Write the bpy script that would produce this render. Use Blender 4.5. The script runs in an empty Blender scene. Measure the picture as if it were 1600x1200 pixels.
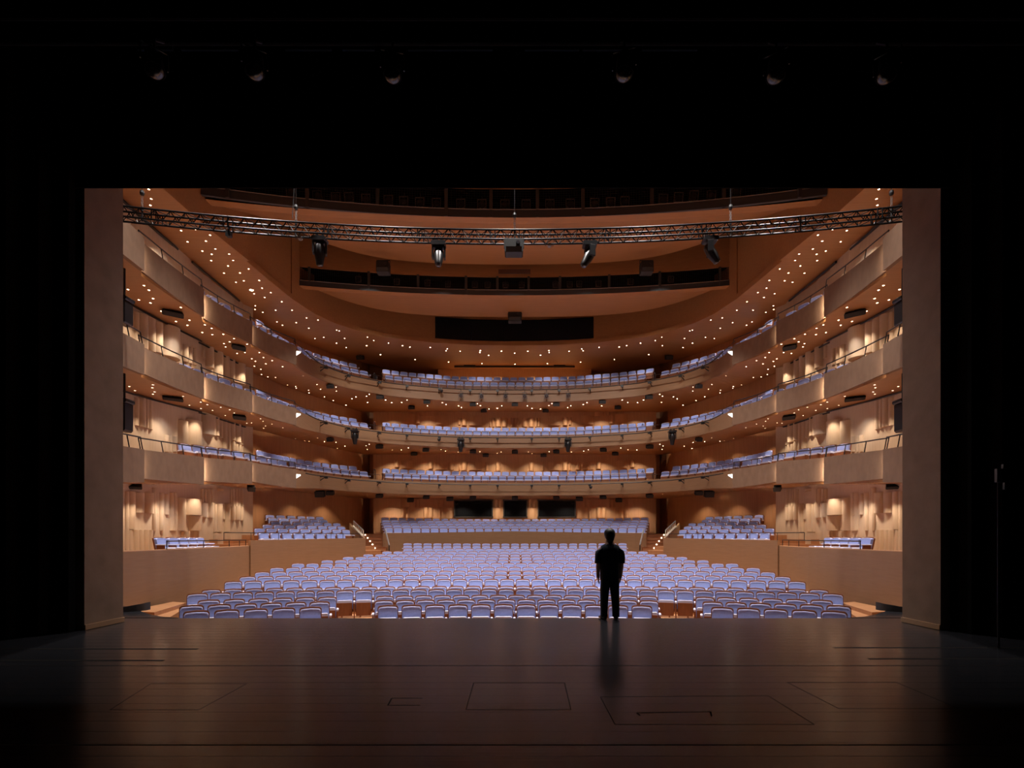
import bpy, bmesh, math, random
from mathutils import Vector, Matrix

random.seed(7)
S = bpy.context.scene
COL = S.collection

# ------------------------------------------------------------------ camera, world, exposure
EYE = 1.58                       # camera height above the stage floor
F_PX, CX, CY = 800.0, 805.3, 840.0
CAM_X = 0.05
cam_d = bpy.data.cameras.new('camera')
cam = bpy.data.objects.new('camera', cam_d)
COL.objects.link(cam)
cam.location = (CAM_X, 0, EYE)
cam.rotation_euler = (math.pi / 2, 0, 0)
cam_d.sensor_fit = 'HORIZONTAL'
cam_d.sensor_width = 36.0
cam_d.lens = 36.0 * F_PX / 1600
cam_d.shift_x = -(CX - 800) / 1600
cam_d.shift_y = (CY - 600) / 1600
cam_d.clip_start = 0.05
cam_d.clip_end = 200
S.camera = cam

W = bpy.data.worlds.new('world')
S.world = W
W.use_nodes = True
W.node_tree.nodes['Background'].inputs[0].default_value = (0.5, 0.6, 1.0, 1)
W.node_tree.nodes['Background'].inputs[1].default_value = 0.0

S.view_settings.view_transform = 'Standard'
S.view_settings.look = 'None'
S.view_settings.exposure = 0.0
S.view_settings.gamma = 1.0
S.view_settings.use_curve_mapping = False
try:
    S.cycles.diffuse_bounces = 6
    S.cycles.max_bounces = 10
    S.cycles.use_denoising = True
    S.cycles.sample_clamp_indirect = 6
except Exception:
    pass

# light levels (watts)
P_HOUSE, P_WASH, P_SEAT, P_UP, P_GAP = 3400.0, 125.0, 80.0, 0.0, 14.0
WARM, WHITE, ORANGE = (1.0, 0.80, 0.60), (1.0, 0.93, 0.88), (1.0, 0.72, 0.46)
GOLD = (1.0, 0.80, 0.62)
LAMPS = []


def lamp(kind, loc, power, color, size=90, blend=1.0, direction=(0, 0, -1), radius=0.06, area=None):
    d = bpy.data.lights.new('lamp_light', kind)
    d.energy = power
    d.color = color
    if kind == 'SPOT':
        d.spot_size = math.radians(size)
        d.spot_blend = blend
        d.shadow_soft_size = radius
    elif kind == 'AREA':
        d.shape = 'RECTANGLE'
        d.size, d.size_y = area
        d.spread = math.radians(size)
    else:
        d.shadow_soft_size = radius
    o = bpy.data.objects.new('lamp_light', d)
    COL.objects.link(o)
    o.location = loc
    o.rotation_euler = Vector(direction).to_track_quat('-Z', 'Y').to_euler()
    return o


# ------------------------------------------------------------------ small maths
def U(x, y, D):
    """world point that the photograph shows at pixel x, y when it is D metres away"""
    return Vector((CAM_X + (x - CX) / F_PX * D, D, EYE + (CY - y) / F_PX * D))


def ux(x, D):
    return CAM_X + (x - CX) / F_PX * D


def pxx(X, D):
    return CX + (X - CAM_X) / D * F_PX


def interp(t, pts):
    if t <= pts[0][0]:
        return pts[0][1]
    for (a, va), (b, vb) in zip(pts, pts[1:]):
        if t <= b:
            return va + (vb - va) * (t - a) / (b - a)
    return pts[-1][1]


def smooth_path(pts, n=4):
    """Catmull-Rom through 2-D points"""
    out = []
    P = [pts[0]] + list(pts) + [pts[-1]]
    for i in range(1, len(P) - 2):
        p0, p1, p2, p3 = P[i - 1], P[i], P[i + 1], P[i + 2]
        for k in range(n):
            t = k / n
            out.append(tuple(0.5 * ((2 * b) + (-a + c) * t + (2 * a - 5 * b + 4 * c - d) * t * t + (-a + 3 * b - 3 * c + d) * t ** 3)
                             for a, b, c, d in zip(p0, p1, p2, p3)))
    out.append(tuple(pts[-1]))
    return out


def arc_len(path):
    L = [0.0]
    for a, b in zip(path, path[1:]):
        L.append(L[-1] + math.hypot(b[0] - a[0], b[1] - a[1]))
    return L


def at_len(path, L, s):
    s = max(0.0, min(L[-1], s))
    for i in range(len(path) - 1):
        if s <= L[i + 1] + 1e-9:
            t = (s - L[i]) / max(1e-9, L[i + 1] - L[i])
            a, b = path[i], path[i + 1]
            tx, ty = b[0] - a[0], b[1] - a[1]
            m = math.hypot(tx, ty) or 1
            return (a[0] + tx * t, a[1] + ty * t), (tx / m, ty / m)
    return path[-1], (1, 0)


def normals(path):
    """unit left-hand normals of a 2-D path"""
    N = []
    for i in range(len(path)):
        a = path[max(0, i - 1)]
        b = path[min(len(path) - 1, i + 1)]
        tx, ty = b[0] - a[0], b[1] - a[1]
        m = math.hypot(tx, ty) or 1
        N.append((-ty / m, tx / m))
    return N


def offset(path, d):
    return [(p[0] + n[0] * d, p[1] + n[1] * d) for p, n in zip(path, normals(path))]


def mir(path):
    return [(-x, y) for x, y in path]


# ------------------------------------------------------------------ materials
def mat(name, base, rough=0.6, metal=0.0, noise=None, bump=0.0, scale=(1, 1, 1), nscale=6.0, emit=None, spec=0.5, coat=0.0):
    """noise = second colour mixed in by a noise texture in object space"""
    m = bpy.data.materials.new(name)
    m.use_nodes = True
    nt = m.node_tree
    b = nt.nodes['Principled BSDF']
    b.inputs['Base Color'].default_value = (*base, 1)
    b.inputs['Roughness'].default_value = rough
    b.inputs['Metallic'].default_value = metal
    b.inputs['Specular IOR Level'].default_value = spec
    b.inputs['Coat Weight'].default_value = coat
    if noise or bump:
        tc = nt.nodes.new('ShaderNodeTexCoord')
        mp = nt.nodes.new('ShaderNodeMapping')
        mp.inputs['Scale'].default_value = scale
        nz = nt.nodes.new('ShaderNodeTexNoise')
        nz.inputs['Scale'].default_value = nscale
        nz.inputs['Detail'].default_value = 5
        nt.links.new(tc.outputs['Object'], mp.inputs['Vector'])
        nt.links.new(mp.outputs['Vector'], nz.inputs['Vector'])
        if noise:
            r = nt.nodes.new('ShaderNodeValToRGB')
            r.color_ramp.elements[0].color = (*base, 1)
            r.color_ramp.elements[1].color = (*noise, 1)
            r.color_ramp.elements[0].position = 0.3
            r.color_ramp.elements[1].position = 0.7
            nt.links.new(nz.outputs['Fac'], r.inputs['Fac'])
            nt.links.new(r.outputs['Color'], b.inputs['Base Color'])
        if bump:
            bp = nt.nodes.new('ShaderNodeBump')
            bp.inputs['Strength'].default_value = bump
            bp.inputs['Distance'].default_value = 0.02
            nt.links.new(nz.outputs['Fac'], bp.inputs['Height'])
            nt.links.new(bp.outputs['Normal'], b.inputs['Normal'])
    if emit:
        b.inputs['Emission Color'].default_value = (*emit[0], 1)
        b.inputs['Emission Strength'].default_value = emit[1]
        if emit[2:]:
            try:
                m.cycles.emission_sampling = 'NONE'
            except Exception:
                pass
    return m


M = {}
M['plaster'] = mat('brown_plaster', (0.200, 0.118, 0.070), 0.75, noise=(0.240, 0.146, 0.090), nscale=5, scale=(1, 1, 0.6), bump=0.15)
M['jamb'] = mat('jamb_plaster', (0.22, 0.142, 0.092), 0.8, noise=(0.28, 0.185, 0.125), nscale=3, bump=0.3)
M['front'] = mat('light_wood_front', (0.262, 0.142, 0.070), 0.55, noise=(0.295, 0.164, 0.084), nscale=3, scale=(0.5, 0.5, 6))
M['ceil'] = mat('orange_wood_ceiling', (0.335, 0.155, 0.055), 0.5, noise=(0.385, 0.185, 0.070), nscale=2.5, scale=(0.4, 5, 5))
M['wallwood'] = mat('orange_wood_wall', (0.42, 0.195, 0.082), 0.5, noise=(0.50, 0.25, 0.11), nscale=2.5, scale=(5, 5, 0.3))
M['backwood'] = mat('honey_wood_wall', (0.52, 0.29, 0.145), 0.5, noise=(0.60, 0.35, 0.185), nscale=2.5, scale=(5, 5, 0.3))
M['beige'] = mat('beige_wood_panel', (0.53, 0.395, 0.278), 0.6, noise=(0.58, 0.45, 0.315), nscale=3, scale=(4, 4, 0.4))
M['boxwood'] = mat('plain_box_wood', (0.36, 0.215, 0.115), 0.55, noise=(0.41, 0.25, 0.14), nscale=2.0, scale=(0.5, 0.5, 5))
M['floorwood'] = mat('hall_floor_wood', (0.40, 0.18, 0.075), 0.45, noise=(0.46, 0.22, 0.10), nscale=2, scale=(0.4, 6, 1))
M['stepwood'] = mat('stair_wood', (0.28, 0.105, 0.045), 0.5, noise=(0.34, 0.14, 0.06), nscale=3, scale=(0.4, 6, 6))
M['carpet'] = mat('balcony_floor_wood', (0.30, 0.14, 0.07), 0.6)
M['blue'] = mat('periwinkle_fabric', (0.275, 0.340, 0.68), 0.85, noise=(0.315, 0.380, 0.72), nscale=25, spec=0.2)
M['arm'] = mat('toplit_arm_fabric', (0.58, 0.57, 0.72), 0.8, spec=0.2)  # armrests and cushions paled to paint in the strong light from above
M['piping_highlight'] = mat('pale_piping_highlight', (0.54, 0.58, 0.88), 0.7, spec=0.3)  # pale tone paints the grazing top light along the backrest edge
M['seatwood'] = mat('seat_wood', (0.19, 0.058, 0.020), 0.45, noise=(0.23, 0.075, 0.026), nscale=4, scale=(6, 6, 0.5))
M['dark'] = mat('black_metal', (0.012, 0.013, 0.015), 0.45)
M['truss'] = mat('truss_steel', (0.007, 0.0075, 0.009), 0.45, spec=0.13)
M['rail'] = mat('rail_steel', (0.05, 0.05, 0.055), 0.35, metal=0.7)
M['steel'] = mat('bright_steel', (0.55, 0.55, 0.56), 0.3, metal=0.9)
M['kerb'] = mat('charcoal_panel', (0.045, 0.047, 0.050), 0.5)
M['kerbrail'] = mat('grey_rail', (0.24, 0.22, 0.20), 0.5)
M['dimgrey'] = mat('dim_grey_frame', (0.16, 0.16, 0.165), 0.6)
M['inner'] = mat('black_void', (0.004, 0.004, 0.005), 0.9, spec=0.1)
M['velvet'] = mat('black_velvet', (0.0035, 0.0030, 0.0028), 0.95, noise=(0.0045, 0.004, 0.0035), nscale=4, scale=(8, 8, 0.2), spec=0.08)
M['speaker'] = mat('speaker_black', (0.016, 0.017, 0.018), 0.6)
M['grille'] = mat('speaker_grille', (0.028, 0.026, 0.025), 0.7)
M['lens'] = mat('lamp_lens', (0.06, 0.06, 0.07), 0.08, spec=0.9)
M['darklens'] = mat('dark_lens', (0.010, 0.008, 0.008), 0.10, spec=0.6)
M['fixture'] = mat('fixture_plastic', (0.012, 0.012, 0.014), 0.32)
M['stage'] = mat('stage_board', (0.0165, 0.0165, 0.0200), 0.20, noise=(0.0225, 0.0225, 0.0265), nscale=3, scale=(0.35, 9, 1), bump=0.03, spec=0.5)
M['seam'] = mat('stage_seam', (0.009, 0.0075, 0.007), 0.8, spec=0.1)
M['down'] = mat('downlight_glow', (1, 1, 1), 0.5, emit=((1.0, 0.78, 0.52), 9.0, True))
M['star'] = mat('downlight_bright_glow', (1, 1, 1), 0.5, emit=((1.0, 0.92, 0.78), 60.0, True))
M['trimring'] = mat('downlight_trim', (0.25, 0.14, 0.08), 0.5)
M['wedge'] = mat('light_leak_glow', (1, 1, 1), 0.5, emit=((1.0, 0.96, 0.86), 3.2))  # glow standing in for light leaking past the front joints
M['steplight'] = mat('step_light_glow', (1, 1, 1), 0.5, emit=((1.0, 0.86, 0.66), 3.0, True))
M['white'] = mat('white_balustrade', (0.75, 0.66, 0.52), 0.5)
M['glass'] = mat('dark_booth_glass', (0.010, 0.011, 0.013), 0.06, spec=0.6)
M['frame'] = mat('dark_window_frame', (0.05, 0.045, 0.04), 0.5)
M['brownbox'] = mat('brown_grille', (0.10, 0.045, 0.028), 0.7)
M['greykerb'] = mat('grey_kerb', (0.05, 0.052, 0.06), 0.6)
M['skin'] = mat('skin', (0.30, 0.16, 0.11), 0.55)
M['hair'] = mat('black_hair', (0.008, 0.007, 0.006), 0.5)
M['shirt'] = mat('navy_shirt', (0.012, 0.016, 0.026), 0.85, spec=0.2)
M['trouser'] = mat('dark_trousers', (0.010, 0.011, 0.014), 0.85, spec=0.2)
M['shoe'] = mat('black_shoes', (0.010, 0.010, 0.011), 0.5)
M['nightblue'] = mat('night_blue_cloth', (0.012, 0.022, 0.045), 0.9, spec=0.1)
M['greyplastic'] = mat('grey_plastic', (0.20, 0.20, 0.19), 0.5)


# ------------------------------------------------------------------ mesh builder
class MB:
    def __init__(s):
        s.v, s.f, s.m = [], [], []

    def add(s, verts, faces, mi=0):
        o = len(s.v)
        s.v += [tuple(p) for p in verts]
        s.f += [tuple(i + o for i in f) for f in faces]
        s.m += [mi] * len(faces)
        return s

    def box(s, c, d, rot=None, mi=0):
        hx, hy, hz = d[0] / 2, d[1] / 2, d[2] / 2
        P = [Vector((x, y, z)) for x in (-hx, hx) for y in (-hy, hy) for z in (-hz, hz)]
        if rot is not None:
            P = [rot @ p for p in P]
        c = Vector(c)
        s.add([p + c for p in P], [(0, 1, 3, 2), (4, 6, 7, 5), (0, 4, 5, 1), (2, 3, 7, 6), (0, 2, 6, 4), (1, 5, 7, 3)], mi)
        return s

    def cbox(s, c, d, ch, rot=None, mi=0):
        """box with chamfered edges along z and y-facing outline (8-gon in x,z extruded along y)"""
        hx, hy, hz = d[0] / 2, d[1] / 2, d[2] / 2
        o = [(-hx + ch, -hz), (hx - ch, -hz), (hx, -hz + ch), (hx, hz - ch), (hx - ch, hz), (-hx + ch, hz), (-hx, hz - ch), (-hx, -hz + ch)]
        P = [Vector((x, -hy, z)) for x, z in o] + [Vector((x, hy, z)) for x, z in o]
        if rot is not None:
            P = [rot @ p for p in P]
        c = Vector(c)
        n = 8
        s.add([p + c for p in P], [tuple(range(n)), tuple(range(2 * n - 1, n - 1, -1))] + [(i, n + i, n + (i + 1) % n, (i + 1) % n) for i in range(n)], mi)
        return s

    def tube(s, a, b, r, n=6, mi=0, r2=None, cap=True):
        a, b = Vector(a), Vector(b)
        d = (b - a)
        if d.length < 1e-6:
            return s
        q = d.to_track_quat('Z', 'Y')
        r2 = r if r2 is None else r2
        P = []
        for c, rr in ((a, r), (b, r2)):
            for k in range(n):
                t = 2 * math.pi * k / n
                P.append(c + q @ Vector((math.cos(t) * rr, math.sin(t) * rr, 0)))
        fs = [(k, (k + 1) % n, n + (k + 1) % n, n + k) for k in range(n)]
        if cap:
            fs += [tuple(range(n - 1, -1, -1)), tuple(range(n, 2 * n))]
        return s.add(P, fs, mi)

    def pipe(s, pts, r, n=6, mi=0):
        pts = [Vector(p) for p in pts]
        P, fs = [], []
        for i, p in enumerate(pts):
            d = (pts[min(i + 1, len(pts) - 1)] - pts[max(i - 1, 0)]).normalized()
            q = d.to_track_quat('Z', 'Y')
            for k in range(n):
                t = 2 * math.pi * k / n
                P.append(p + q @ Vector((math.cos(t) * r, math.sin(t) * r, 0)))
        # to_track_quat can roll between rings; keep rings aligned by nearest start vertex
        out = [P[:n]]
        for i in range(1, len(pts)):
            ring = P[i * n:(i + 1) * n]
            k0 = min(range(n), key=lambda k: (ring[k] - pts[i] - (out[-1][0] - pts[i - 1])).length)
            ring = ring[k0:] + ring[:k0]
            out.append(ring)
        P = [p for ring in out for p in ring]
        for i in range(len(pts) - 1):
            for k in range(n):
                fs.append((i * n + k, i * n + (k + 1) % n, (i + 1) * n + (k + 1) % n, (i + 1) * n + k))
        fs += [tuple(range(n - 1, -1, -1)), tuple(range((len(pts) - 1) * n, len(pts) * n))]
        return s.add(P, fs, mi)

    def sweep(s, sections, mi=0, closed=True, caps=True):
        """sections: list of equal-length vertex rings"""
        n = len(sections[0])
        P = [p for r in sections for p in r]
        fs = []
        for i in range(len(sections) - 1):
            for k in range(n if closed else n - 1):
                fs.append((i * n + k, i * n + (k + 1) % n, (i + 1) * n + (k + 1) % n, (i + 1) * n + k))
        if caps and closed:
            fs += [tuple(range(n - 1, -1, -1)), tuple(range((len(sections) - 1) * n, len(sections) * n))]
        return s.add(P, fs, mi)

    def lathe(s, prof, n=16, M4=None, mi=0):
        """prof: (r, z) pairs about z"""
        rings = []
        for r, z in prof:
            ring = [Vector((math.cos(2 * math.pi * k / n) * r, math.sin(2 * math.pi * k / n) * r, z)) for k in range(n)]
            rings.append([M4 @ p for p in ring] if M4 is not None else ring)
        return s.sweep(rings, mi)

    def build(s, name, mats, parent=None, smooth=False, angle=None):
        off = parent.location if parent is not None and parent.parent is None else Vector((0, 0, 0))
        if parent is not None and parent.parent is not None:
            off = parent.parent.location
        if parent is not None and parent.type == 'MESH' and parent.parent is None:
            off = parent.location
        me = bpy.data.meshes.new(name)
        me.from_pydata([(p[0] - off[0], p[1] - off[1], p[2] - off[2]) for p in s.v], [], s.f)
        if not isinstance(mats, (list, tuple)):
            mats = [mats]
        for m in mats:
            me.materials.append(m)
        if len(mats) > 1:
            me.polygons.foreach_set('material_index', s.m)
        bm = bmesh.new()
        bm.from_mesh(me)
        bmesh.ops.recalc_face_normals(bm, faces=bm.faces)
        bm.to_mesh(me)
        bm.free()
        if smooth:
            me.polygons.foreach_set('use_smooth', [True] * len(me.polygons))
            if angle:
                try:
                    me.set_sharp_from_angle(angle=math.radians(angle))
                except Exception:
                    pass
        o = bpy.data.objects.new(name, me)
        COL.objects.link(o)
        if parent is not None:
            o.parent = parent
        return o


def structure(o):
    o['kind'] = 'structure'
    return o


def tag(o, label=None, cat=None, group=None, kind=None):
    if label:
        o['label'] = label
    if cat:
        o['category'] = cat
    if group:
        o['group'] = group
    if kind:
        o['kind'] = kind
    return o


def thing(name, label, cat, loc=(0, 0, 0), rz=0.0, group=None):
    o = bpy.data.objects.new(name, None)
    o.empty_display_size = 0.2
    COL.objects.link(o)
    o.location = loc
    o.rotation_euler = (0, 0, rz)
    return tag(o, label, cat, group)


def kid(src, parent):
    c = src.copy()
    COL.objects.link(c)
    c.parent = parent
    return c


def ribbon(mb, path, z0, z1, th, mi=0):
    """upright board along a 2-D path; z0, z1 functions of (x, y); th pushes along the left normal"""
    N = normals(path)
    secs = []
    for (x, y), n in zip(path, N):
        a, b = z0(x, y), z1(x, y)
        secs.append([Vector((x, y, a)), Vector((x, y, b)), Vector((x + n[0] * th, y + n[1] * th, b)), Vector((x + n[0] * th, y + n[1] * th, a))])
    mb.sweep(secs, mi)


def sheet(mb, pa, pb, za, zb, th, mi=0):
    """slab between two 2-D paths of equal length; za, zb heights of its underside along each; th thickness upward"""
    secs = []
    for (a, b) in zip(pa, pb):
        secs.append([Vector((a[0], a[1], za(*a))), Vector((b[0], b[1], zb(*b))), Vector((b[0], b[1], zb(*b) + th)), Vector((a[0], a[1], za(*a) + th))])
    mb.sweep(secs, mi)


NUM = ['first', 'second', 'third', 'fourth', 'fifth', 'sixth', 'seventh', 'eighth', 'ninth', 'tenth', 'eleventh', 'twelfth', 'thirteenth',
       'fourteenth', 'fifteenth', 'sixteenth', 'seventeenth', 'eighteenth', 'nineteenth', 'twentieth']


def nth(i):
    """0-based ordinal word"""
    if i < 20:
        return NUM[i]
    tens = ['twenty', 'thirty', 'forty', 'fifty', 'sixty', 'seventy', 'eighty', 'ninety'][(i + 1) // 10 - 2]
    r = (i + 1) % 10
    if r == 0:
        return tens[:-1] + 'ieth'
    return tens + '-' + NUM[r - 1]


SIDE = {-1: 'left', 1: 'right'}

# ------------------------------------------------------------------ profile functions of the hall (heights above eye level, by distance)
ZT = [(10.5, 2.18), (13.46, 2.40), (14.45, 2.49), (14.9, 2.55), (18.26, 2.876), (18.9, 2.95), (21.9, 3.26), (22.3, 3.27), (24.8, 3.31), (28, 3.5), (40, 3.5)]
ZB = [(10.5, 1.25), (13.46, 1.45), (14.45, 1.56), (18.26, 1.90), (21.9, 2.30), (24.8, 2.40), (28, 2.70), (40, 2.70)]
LT = [0.0, 2.96, 5.98]
LB = [0.0, 3.04, 5.97]


def ztop(l, D):
    return EYE + interp(D, ZT) + LT[l]


def zbot(l, D):
    return EYE + interp(D, ZB) + LB[l]


def zring(D):
    return EYE + 11.05 + (D - 17.8) * 0.05


# fascia plan of the left side
SEG = [[(-9.7, 10.6), (-10.0, 12.2), (-10.22, 13.46), (-10.42, 14.45)],
       [(-10.70, 14.75), (-10.92, 16.5), (-11.05, 18.26)],
       [(-11.37, 18.75), (-11.38, 20.4), (-11.20, 21.9)],
       [(-11.38, 22.2), (-11.10, 23.6), (-10.56, 24.8)]]
CEN_L = [(-10.66, 24.95), (-10.78, 26.5), (-10.62, 28.0), (-9.78, 29.55), (-8.5, 30.65), (-7.2, 31.45), (-4.2, 32.38), (-2.0, 32.64), (0.0, 32.7)]
# walls, left side
WALL_A = [(-11.9, 10.6), (-12.3, 13.5), (-12.75, 17.0), (-13.07, 21.2)]
WALL_B = [(-13.30, 21.35), (-13.32, 23.2), (-13.25, 25.0)]
STRIP = [(-13.25, 25.0), (-13.02, 25.5)]
WALL_O = smooth_path([(-13.45, 25.6), (-13.75, 27.3), (-13.1, 29.6), (-12.05, 32.0), (-11.1, 34.2), (-10.65, 35.6)], 4)
WALL_C = [(-10.65, 35.6), (-10.6, 37.4), (-9.4, 37.4)]
BACK_D = 35.3

# ------------------------------------------------------------------ shell: floors and walls
# stage floor of long boards
stage = MB().box((0, 4.5, -0.20), (26, 11.1, 0.30)).build('floor', M['stage'])
structure(stage)
y = -1.0
while y < 10.04:
    w = 0.235
    if y + w > 10.1:
        w = 10.1 - y
    xs = [-13.0, 13.0]
    MB().box((0, y + w / 2, -0.03), (26, w - 0.004, 0.06)).build('board', M['stage'], stage)
    y += w
# apron ends curving forward beside the pit
for s in (-1, 1):
    pts = [(-6.6, 10.1), (-7.05, 10.26), (-7.45, 10.52), (-7.95, 10.95), (-8.6, 11.6), (-9.6, 12.2), (-9.6, 10.1)]
    o = MB()
    o.sweep([[Vector((x * -s, y, z)) for x, y in pts] for z in (-1.1, 0.0)])
    o.build('apron_end', M['stage'], stage)
MB().box((0, 10.06, -0.62), (17.2, 0.08, 1.0)).build('apron_front', M['stepwood'], stage)

# seams of the stage lifts and trap doors, thin dark strips let into the boards
seams = []


def seam(a, b, w=0.014):
    a, b = Vector(a), Vector(b)
    d = (b - a).normalized()
    n = Vector((-d.y, d.x, 0)) * w / 2
    z0, z1 = Vector((0, 0, -0.004)), Vector((0, 0, 0.0012))
    MB().sweep([[a - n + z0, a + n + z0, a + n + z1, a - n + z1], [b - n + z0, b + n + z0, b + n + z1, b - n + z1]]).build('seam', M['seam'], stage)


def gnd(x, y):
    D = F_PX * EYE / (y - CY)
    return (ux(x, D), D, 0)


for yy, x0, x1 in ((1040, -12, 12), (1164, -7.5, 7.5)):
    D = F_PX * EYE / (yy - CY)
    seam((x0, D, 0), (x1, D, 0), 0.016)
for quad in ([(236, 1068), (386, 1068), (311, 1109), (172, 1109)], [(740, 1067), (882, 1067), (892, 1109), (728, 1109)],
             [(1230, 1066), (1400, 1066), (1498, 1107), (1310, 1107)], [(938, 1089), (1200, 1087), (1272, 1132), (961, 1132)]):
    P = [gnd(*q) for q in quad]
    for i in range(4):
        seam(P[i], P[(i + 1) % 4], 0.006)
for (xa, ya, xb, yb) in ((612, 1091, 660, 1091), (612, 1091, 606, 1102), (606, 1102, 656, 1102), (995, 1114, 1110, 1112), (1110, 1112, 1112, 1119), (995, 1114, 1000, 1118)):
    seam(gnd(xa, ya), gnd(xb, yb), 0.012)
for (xa, ya, xb, w) in ((0, 1014, 309, 0.06), (0, 1032, 256, 0.06), (1302, 1012, 1600, 0.06), (1357, 1029.5, 1600, 0.06)):
    seam(gnd(xa, ya), gnd(xb, ya), w)

# raked auditorium floor
ROWY = [946, 938.8, 932.5, 922, 917.5, 906, 899.4, 893, 886.9, 880.6, 875.6, 870.6, 866.5, 862, 857.6, 853, 849]
ROWD = [12.85 + 1.06 * i for i in range(17)]
ROWZ = [EYE - (yy - CY) * d / F_PX - 0.925 for yy, d in zip(ROWY, ROWD)]
ROWZ[0:3] = [-1.06, -1.06, -1.06]
ROWZ[3:5] = [-0.99, -0.99]
ROWX = [281, 276, 305, 289, 312, 348, 372, 396, 420, 454, 500.5, 534, 566, 596, 629, 629, 629]
CEN_Y = -1.5
DISH = 0.05                      # the floor rises a little towards the row ends
prof = [(9.5, ROWZ[0])] + [(d - 0.45 - CEN_Y, z) for d, z in zip(ROWD, ROWZ)] + [(45, ROWZ[-1])]


def floor_z(x, y):
    R = math.hypot(x, y - CEN_Y)
    z = prof[0][1]
    for r, zz in prof:
        if R >= r - 1e-6:
            z = zz
    return z


hall = MB()
R_list = [10.5]
for r, z in prof[1:-1]:
    R_list.append(r)
th0, th1, nth_ = math.radians(38), math.radians(142), 40
for i, (r, z) in enumerate(prof[1:-1]):
    r0 = r if i else 11.0
    r1 = prof[i + 2][0] if i + 2 < len(prof) - 1 else 33.2
    secs = []
    for k in range(nth_ + 1):
        t = th0 + (th1 - th0) * k / nth_
        c, sn = math.cos(t), math.sin(t)
        dz = DISH * r * (1 - sn)
        secs.append([Vector((c * r0, CEN_Y + sn * r0, z - 0.3)), Vector((c * r1, CEN_Y + sn * r1, z - 0.3)), Vector((c * r1, CEN_Y + sn * r1, z + dz)), Vector((c * r0, CEN_Y + sn * r0, z + dz))])
    hall.sweep(secs)
hall_floor = structure(hall.build('floor', M['floorwood']))
for s in (-1, 1):
    side_pts = [(-7.75, 11.2), (-9.35, 11.4), (-9.45, 14.2), (-8.9, 14.0)]
    MB().sweep([[Vector((x * -s, y, z)) for x, y in side_pts] for z in (-1.2, -0.30)]).build('side_step', M['floorwood'], hall_floor)
    side_pts = [(-8.55, 12.2), (-9.4, 12.4), (-9.45, 14.2), (-8.95, 14.0)]
    MB().sweep([[Vector((x * -s, y, z)) for x, y in side_pts] for z in (-0.30, -0.20)]).build('side_step', M['floorwood'], hall_floor)

TOPZ = EYE + 13.0


def const(v):
    return lambda x, y: v


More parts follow.
